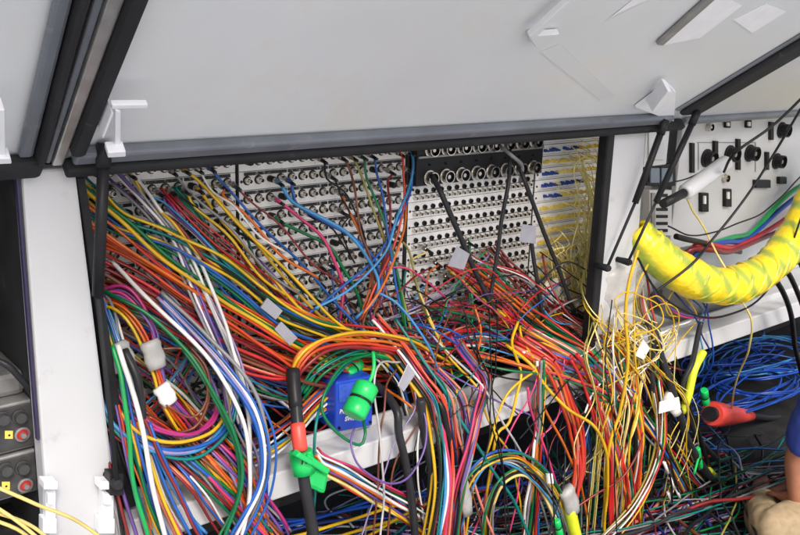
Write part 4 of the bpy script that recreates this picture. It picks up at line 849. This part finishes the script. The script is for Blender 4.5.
tagp([(659, 414), (681, 408), (679, 397), (660, 402)], .356, M_tapew, 'wide white tag wrapped on the thick grey cable', .003)
for k, (px, py) in enumerate(((664, 462), (670, 478), (668, 492), (676, 488), (684, 440), (690, 450), (696, 458), (704, 466))):
    a = W(px, py, .31 - k * .008); b = W(px + 4, py + 11, .31 - k * .008)
    tag(tube('sleeve_marker', [a, b], .0055, M_tapew, None, 10), ('white sleeve marker on dark cable, ' + rank([0, 2, 1, 3, 4, 5, 6, 7][k], 8, 'h')), 'cable marker', 'white sleeve markers')
# breakout: thick black cable with red band and green clip
bo = empty('breakout_cable', W(293, 374, .225), label='thick black breakout cable hanging with a red band and green clip', cat='cable')
pts = spline([W(293, 372, .225), W(296, 405, .27), W(299, 440, .31), W(304, 480, .33), (W(310, 515, .34)), W(316, 550, .34)])
def child_tube(n, p, r, m, par, sides=12, radii=None): return tube(n, p, r, m, par, sides, radii)
child_tube('sheath', pts, .0135, cmat('charcoal'), bo)
child_tube('boot', spline([W(293, 370, .225), W(294, 388, .25), W(296, 408, .272)]), .0155, M_black, bo)
child_tube('red_band', spline([W(297.5, 424, .292), W(299, 438, .308), W(300.5, 450, .315)]), .0165, M_coral, bo)
child_tube('green_clip', [W(300.5, 451, .316), W(302.5, 464, .322), W(304, 473, .326)], .026, M_gcap, bo)
solid('clip_arm', [pxq([(308, 488), (326, 496), (330, 474), (311, 466)], .34, .034)], M_gcap, bo, .010)
solid('clip_arm', [pxq([(306, 462), (328, 476), (331, 470), (309, 454)], .352, .012)], M_gcap, bo, .004)
solid('clip_arm', [pxq([(296, 457), (312, 466), (314, 461), (300, 452)], .36, .02)], M_gcap, bo, .003)
def text(body, size, p, m, par, rot=None, name='lettering'):
    cu = bpy.data.curves.new(name, 'FONT'); cu.body = body; cu.size = size; cu.extrude = 0.0004; cu.align_x = 'CENTER'; cu.align_y = 'CENTER'; cu.offset = 0.0006
    o = bpy.data.objects.new('tmp', cu); COL.objects.link(o); dg = bpy.context.evaluated_depsgraph_get()
    me = bpy.data.meshes.new_from_object(o.evaluated_get(dg)); bpy.data.objects.remove(o); bpy.data.curves.remove(cu)
    me.materials.clear(); q = link(name, me, m, par); q.rotation_euler = rot or (R(90), 0, 0); q.location = p - pw(par); return q
text('H', .022, W(304.5, 461, .346), M_black, bo, (R(90), R(8), 0))
# green caps
def gcap(a, b, r, label, strap=None):
    e = empty('connector_cap', a, label=label, cat='connector cap', group='green connector caps')
    ax = b - a
    child_tube('cap_body', [a, a + ax * .08, a + ax * .42, a + ax * .45, a + ax * .55, a + ax * .58, a + ax * .93, b], 0, M_gcap, e, 16, [r * .85, r, r, r * .86, r * .86, r * 1.0, r, r * .8])
    child_tube('grip_ring', [a + ax * .47, a + ax * .53], r * .94, M_black, e, 16)
    if strap: child_tube('strap', spline(strap), .0045, M_gcap, e, 8)
    return e
gcap(W(353, 416, .31), W(368, 384, .29), .029, 'bright green connector cap with a looped strap before the blue case', [W(366, 388, .30), W(372, 376, .30), W(374, 364, .29), W(373, 352, .27)])
gcap(W(346, 376, .17), W(358, 362, .15), .02, 'green connector cap half hidden behind the cables above the blue case')
gcap(W(704, 390, .26), W(706, 404, .25), .014, 'small green cap above the red cone')
gcap(W(698, 448, .30), W(701, 468, .29), .008, 'slim green clip on the dark marked cables', [W(700, 452, .3), W(694, 474, .3)])
gcap(W(560, 535, .29), W(556, 520, .29), .012, 'green cap at the bottom edge beside the yellow sleeve')
# blue case
bc = empty('blue_case', W(345, 436, .16), label='blue case with white lettering behind the green cap', cat='box')
solid('case_body', [pxq([(336, 433), (373, 426), (373, 375), (336, 382)], .215, .10)], M_bluebox, bc, .006)
solid('case_panel', [pxq([(339, 403), (370, 397.5), (370, 379), (339, 385)], .2175, .0022)], mat('blue_case_inset', (0.03, 0.10, 0.55), .3, var=.25, scale=90), bc, .0008)
ang = (R(90), R(9), 0)
text('BOX', .0155, W(345, 411.5, .2165), M_letter, bc, ang); text('IT', .0155, W(365, 408, .2165), M_letter, bc, ang); text('SWIT', .0155, W(351, 418.5, .2165), M_letter, bc, ang)
for px, py in ((339, 428), (370, 422)): 
    q = W(px, py, .2155); put(me_jack, bc, q.x, q.y, q.z, 'screw', .55)
# red cone with black cable
rc = empty('cone_connector', W(716, 414, .12), label='red cone shaped connector boot lying beside the blue coils', cat='connector')
a = W(712, 414, .16); b = W(751, 416, .06)
child_tube('cone', [a, a + (b - a) * .05, a + (b - a) * .3, a + (b - a) * .75, b], 0, M_coral, rc, 18, [.043, .050, .044, .030, .020])
child_tube('mouth', [a - (b - a) * .06, a - (b - a) * .002], .028, M_black, rc, 16)
child_tube('tail_cable', spline([b, W(775, 418, .03), W(800, 414, 0)]), .014, M_black, rc, 10)
def lime(label, pts, r, radii=None): return tag(tube('lime_sleeve', spline(pts), r, M_lime, None, 14), label, 'cable sleeve', 'lime coloured sleeves')
lime('yellow green tube lying on the dark cables beside the person', [W(708, 470, .24), W(722, 482, .22), W(744, 490, .18), W(772, 492, .1)], .014)
lime('yellow sleeve under the pale grey tie at the bottom edge', [W(570, 508, .305), W(574, 528, .31), W(580, 552, .31)], .018)
lime('yellow green flap of sleeve above the red cone', [W(703, 352, .3), W(694, 370, .31), W(688, 396, .31), W(682, 412, .3)], .014)
# yellow sleeve (duct)
dpts = spline([W(634, 232, .22), W(648, 247, .26), W(668, 264, .30), (W(694, 279, .33)), W(724, 286, .34), W(752, 278, .34), W(776, 260, .33), W(796, 234, .32), W(812, 200, .30), W(832, 156, .26)], .006)
yd = empty('yellow_duct', dpts[0], label='thick yellow plastic sleeve with green bands curving across the right bay', cat='cable sleeve')
n = len(dpts); rad = [(.054 + .0025 * math.sin(i * .23) + .0016 * math.sin(i * .9) + .0012 * math.sin(i * 2.3) + (.006 if i > 8 else 0)) * (1 if i else .9) for i in range(n)]
child_tube('sleeve', dpts, 0, M_duct, yd, 36, rad)
lp = [i for i in range(n)]
for q in range(3):
    cp = [dpts[i] + Vector((0, -math.cos(i * .3 + q * 2), math.sin(i * .3 + q * 2))) * (rad[i] * .93) for i in range(0, n, 2)]
    child_tube('ridge', spline(cp), .009, M_duct, yd, 8)
# white tube light with black grip
wl = empty('white_tube', W(684, 194, .32), label='white tube with a black grip hanging in front of the power panel', cat='tube')
a, b, c = W(663, 204, .32), W(684, 193, .32), W(727, 162, .30)
child_tube('tube', [b, b + (c - b) * .04, c - (c - b) * .04, c], 0, M_white, wl, 16, [.018, .025, .025, .019])
child_tube('grip', [a, b], .014, M_black, wl, 12)

# ------------------------------------------------------------------ right bay: power panel, cabinet, terminals
pp = empty('power_outlets', W(740, 230, .1), label='pale power panel with black round sockets in the right bay', cat='power panel')
a = W(684, 118, .1); b = W(690, 246, .1)
solid('face_plate', [box8(a.x, a.x + 1.5, -.1, -.08, b.z, 1.425)], M_white, pp, .003)
me_pow = lathe_mesh('power_socket', [(0.032, 0, 0), (0.032, 0.006, 0), (0.026, 0.008, 0), (0.026, 0.034, 0), (0.021, 0.036, 0), (0.020, 0.012, 0), (0.008, 0.012, 1), (0.008, 0.028, 1)], 18, [M_black, M_equipg])
for px, py, s in ((706, 158, 1), (729, 154, 1.0), (749, 153, 1), (781, 130, .95), (776, 161, .95)):
    q = W(px, py, .1005); put(me_pow, pp, q.x, q.y, q.z, 'power_socket', s)
for r_ in ((692, 143, 695, 173), (715, 141, 718.5, 156), (738, 139, 741, 170), (771, 122, 774, 140), (767, 152, 769.5, 170)): solid('socket_hinge', [pxr(*r_, .112, .0115)], M_black, pp, .001)
for r_ in ((702, 193, 709, 212), (726, 189, 732, 207), (756, 180, 771, 188), (780, 177, 787, 184), (727, 121, 731, 128), (748, 120, 752, 128)): solid('breaker', [pxr(*r_, .115, .0145)], M_black, pp, .002)
for r_ in ((704.5, 196, 706.5, 204), (728, 192, 730, 199), (728, 122.5, 730, 126), (749, 122, 751, 126)): solid('toggle', [pxr(*r_, .122, .0068)], M_tapew, pp, .001)
q = W(724, 178, .1005); put(me_multi, pp, q.x, q.y, q.z, 'selector_knob', .8); q = W(708, 127, .1005); put(me_multi, pp, q.x, q.y, q.z, 'selector_knob', .8)
solid('panel_seam', [pxr(698, 143, 699, 170, .1015, .001), pxr(697, 142, 756, 143, .1015, .001), pxr(755, 143, 756, 172, .1015, .001)], M_equipg, pp, 0)
cb = empty('grey_cabinet', W(655, 165, .12), label='plain light grey cabinet beside the right post', cat='cabinet')
solid('cabinet_body', [box8(W(645, 150, .14).x, W(668, 150, .14).x, -.14, .02, W(655, 166, .14).z, 1.42)], M_grey, cb, .004)
solid('cover_plate', [pxr(649, 128, 664, 160, .146, .0055)], M_silver, cb, .002)
tm = empty('terminal_module', W(660, 186, .12), label='dark framed terminal module below the grey cabinet', cat='electrical module')
solid('frame', [pxr(647, 164, 676, 186, .12, .03)], M_black, tm, .003)
solid('module_face', [pxr(651, 168, 660, 183, .128, .007), pxr(662, 168, 673, 183, .128, .007)], mat('slate_plastic', (.16, .20, .25), .4), tm, .002)
tb = empty('terminal_strip', W(660, 232, .12), label='white terminal strip with dark slots under the terminal module', cat='electrical module')
solid('strip_body', [pxr(650, 190, 672, 236, .12, .03)], M_white, tb, .003)
for k in range(6): solid('slot', [pxr(657, 194 + k * 7, 668, 197 + k * 7, .124, .0035)], M_black, tb, .0008)
solid('slot_cover', [pxr(652, 193, 655.5, 234, .126, .0055)], M_equipg, tb, .001)
# dark connector box on the bay floor
db = empty('junction_box', W(700, 245, .2), label='dark grey junction box on the right bay floor behind the yellow sleeve', cat='box')
solid('case', [box8(2.72, 3.02, -.16, -.04, .676, .80)], M_equipg, db, .006); solid('lid', [box8(2.715, 3.025, -.165, -.035, .801, .815)], M_black, db, .004)

# ------------------------------------------------------------------ left bay: two dark units
for k, (yt, yb, lab) in enumerate(((399, 447, 'upper black control unit with red button in the left bay'), (450, 492, 'lower black control unit with red button in the left bay'))):
    xr = W(37 + k * 2, (yt + yb) / 2, .17).x; zt = W(30, yt, .17).z; zb = W(36, yb, .17).z
    e = empty('control_unit', (xr - .12, -.17, zb), label=lab, cat='control unit', group='control units in the left bay')
    solid('case', [box8(xr - .32, xr, -.17, 0.02, zb + .002, zt)], M_equipg, e, .004)
    solid('front_plate', [box8(xr - .312, xr - .006, -.175, -.1705, zb + .008, zt - .006)], M_equip, e, .002)
    def kn(px, py, s, m, nm, h=1):
        q = W(px, py, .1755); me = lathe_mesh(nm, [(.014, 0, 0), (.0138, .004, 0), (.011, .005, 0), (.010, .016 * h, 0), (.002, .0165 * h, 0)], 16, [m]); put(me, e, q.x, q.y, q.z, nm, s)
    oy = k * 51
    kn(19 + 3 * k, 416 + oy, 1, M_equip, 'knob'); kn(2 + 3 * k, 418 + oy, 1, M_equip, 'knob'); kn(22 + 3 * k, 434 + oy, 0.8, M_red, 'red_button', .5); kn(22 + 3 * k, 434 + oy, 1.05, M_equipg, 'button_ring', .2)
    kn(22 + 3 * k, 434 + oy, .5, M_equipg, 'button_centre', 1.6)
    solid('warning_label', [pxr(5 - k * 3, 431 + oy, 13 - k * 3, 439 + oy, .1775, .002)], M_yel, e, .0004)
    kn(9 - 3 * k, 435 + oy, .22, M_black, 'warning_mark', .6)
cu = empty('cable_cover', W(12, 390, .12), label='grey curved cover above the control units in the left bay', cat='cover')
solid('cover_body', [box8(0.08, W(25, 380, .14).x, -.14, .02, W(14, 398, .14).z + .003, W(14, 372, .14).z)], M_equipg, cu, .012)
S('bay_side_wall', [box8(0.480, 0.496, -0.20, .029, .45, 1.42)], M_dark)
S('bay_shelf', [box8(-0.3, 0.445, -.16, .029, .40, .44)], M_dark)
cable('charcoal', 'cable lying over the grey cover in the left bay', [(-8, 358, .18), (10, 366, .2), (26, 386, .2), (34, 398, .18)], .007, 'v', group='cables in the left bay')
CABLES[-1][0]['label'] = 'charcoal cable lying over the grey cover in the left bay'

# ------------------------------------------------------------------ person sitting on the ground at the right edge
def skin_obj(name, nodes, edges, m, parent, root=0, sub=2):
    me = bpy.data.meshes.new(name); me.from_pydata([tuple(v[0]) for v in nodes], edges, []); me.update()
    o = link(name, me, m, parent)
    sk = o.modifiers.new('skin', 'SKIN'); sk.use_smooth_shade = True
    for i, v in enumerate(nodes):
        r_ = v[1]; d = me.skin_vertices[0].data[i]; d.radius = r_ if isinstance(r_, tuple) else (r_, r_); d.use_root = (i == root)
    ss = o.modifiers.new('subsurf', 'SUBSURF'); ss.levels = ss.render_levels = sub
    return o
pe = empty('person', (2.985, -0.74, 0), label='person in blue shirt and khaki trousers sitting on the ground at the right edge', cat='person')
V = Vector
hip = V((0, 0, .14)); chest = V((-.04, .05, .46)); neck = V((-.06, .10, .64)); sh = V((-.25, .08, .585)); shr = V((.14, .08, .56))
arm_l = [sh, V((-.25, .14, .33)), V((-.235, .12, .18)), V((-.19, .17, .16))]
arm_r = [shr, V((.24, .14, .33)), V((.26, .22, .2)), V((.24, .28, .17))]
kl, kr = V((-.38, .13, .10)), V((.36, .2, .12)); fl, fr_ = V((-.06, .34, .06)), V((.06, .28, .06))
nodes = [(hip, .10), (chest, .11), (neck, .055), (neck + V((0, .015, .07)), .05), (neck + V((0, .03, .16)), (.078, .092)), (neck + V((0, .03, .24)), (.07, .085)),
         (sh, .055), (arm_l[1], .043), (arm_l[2], .03), (shr, .055), (arm_r[1], .043), (arm_r[2], .03),
         (arm_l[3], (.036, .02)), (arm_r[3], (.036, .02)), (hip + V((-.09, .05, -.02)), .07), (kl, .055), (fl, .035), (fl + V((.14, .06, -.02)), .03), (hip + V((.09, .05, -.02)), .07), (kr, .055), (fr_, .035), (fr_ + V((-.14, .04, -.02)), .03)]
edges = [(0, 1), (1, 2), (2, 3), (3, 4), (4, 5), (1, 6), (6, 7), (7, 8), (1, 9), (9, 10), (10, 11), (8, 12), (11, 13), (0, 14), (14, 15), (15, 16), (16, 17), (0, 18), (18, 19), (19, 20), (20, 21)]
def fingers(w, dr, sd):
    base = len(nodes) - 0
    for k in range(5):
        s = sd * (-.027 + k * .0175) if k < 4 else -sd * .034; L = (.062, .072, .068, .05, .042)[k]
        a = len(nodes); nodes.append((w + s + (dr * .028 if k < 4 else V()), .009)); nodes.append((w + s * 1.1 + dr * (.03 + L * .6) + V((0, 0, -.01)) if k < 4 else w + s * 1.6 + dr * .03, .0085)); nodes.append((w + s * 1.1 + dr * (.03 + L) + V((0, 0, -.035)) if k < 4 else w + s * 1.8 + dr * .055 + V((0, 0, -.01)), .0065))
        yield a
for idx, w, dr in ((12, arm_l[3], V((.75, .55, -.25)).normalized()), (13, arm_r[3], V((-.1, .95, -.2)).normalized())):
    sd = dr.cross(V((0, 0, 1))).normalized()
    for a in fingers(w, dr, sd): edges += [(idx, a), (a, a + 1), (a + 1, a + 2)]
skin_obj('body', nodes, edges, M_skin, pe)
sh_o = skin_obj('shirt', [(hip + V((0, 0, .04)), .145), (V((0, .02, .28)), .15), (chest, .155), (neck + V((0, 0, -.05)), .075), (sh, .085), (sh.lerp(arm_l[1], .55), .068), (sh.lerp(arm_l[1], .92), .066), (shr, .085), (shr.lerp(arm_r[1], .55), .068), (shr.lerp(arm_r[1], .92), .066)],
         [(0, 1), (1, 2), (2, 3), (2, 4), (4, 5), (5, 6), (2, 7), (7, 8), (8, 9)], M_shirt, pe)
tr_o = skin_obj('trousers', [(hip + V((0, 0, .02)), .15), (hip + V((-.11, .06, -.03)), .10), (V((-.24, .11, .115)), .09), (kl, .082), (kl.lerp(fl, .5), .066), (kl.lerp(fl, .85), .055), (hip + V((.11, .06, -.03)), .10), (V((.24, .14, .12)), .09), (kr, .082), (kr.lerp(fr_, .5), .066), (kr.lerp(fr_, .85), .055)],
         [(0, 1), (1, 2), (2, 3), (3, 4), (4, 5), (0, 6), (6, 7), (7, 8), (8, 9), (9, 10)], M_khaki, pe)
ct = bpy.data.textures.new('cloth_folds', 'CLOUDS'); ct.noise_scale = .09; ct.noise_depth = 2
for q in (sh_o, tr_o):
    q.modifiers['subsurf'].levels = q.modifiers['subsurf'].render_levels = 4
    dm = q.modifiers.new('folds', 'DISPLACE'); dm.texture = ct; dm.strength = .02; dm.mid_level = .5; dm.texture_coords = 'LOCAL'
hc = neck + V((0, .03, .2))
bm = bmesh.new(); bmesh.ops.create_uvsphere(bm, u_segments=20, v_segments=12, radius=1)
for v in list(bm.verts):
    if v.co.z < -.1 and v.co.y > -.2: bm.verts.remove(v)
for v in bm.verts: v.co = hc + V((v.co.x * .092, v.co.y * .108 - .012, v.co.z * .105 + .015))
link('hair', bm_mesh('hair', bm, True), M_hair, pe)
for sx in (-1, 1):
    bm = bmesh.new(); bmesh.ops.create_uvsphere(bm, u_segments=10, v_segments=8, radius=.012); link('eye', bm_mesh('eye', bm, True), M_tapew, pe).location = hc + V((sx * .032, .088, -.02))
    bm = bmesh.new(); bmesh.ops.create_uvsphere(bm, u_segments=10, v_segments=8, radius=1)
    for v in bm.verts: v.co = V((v.co.x * .012, v.co.y * .02, v.co.z * .032))
    link('ear', bm_mesh('ear', bm, True), M_skin, pe).location = hc + V((sx * .083, -.005, -.03))
bm = bmesh.new(); hexa(bm, [V(v) for v in ((-.014, 0, -.05), (.014, 0, -.05), (.006, -.01, 0), (-.006, -.01, 0), (-.009, .03, -.045), (.009, .03, -.045), (.004, .008, 0), (-.004, .008, 0))][:8]); bevel(bm, .004)
link('nose', bm_mesh('nose', bm, True), M_skin, pe).location = hc + V((0, .085, -.02))
bm = bmesh.new(); hexa(bm, box8(-.024, .024, -.004, .006, -.004, .004)); bevel(bm, .003); link('mouth', bm_mesh('mouth', bm, True), mat('lips', (.3, .09, .07), .5), pe).location = hc + V((0, .088, -.085))
print('cables', len(CABLES), 'objects', len(bpy.data.objects))
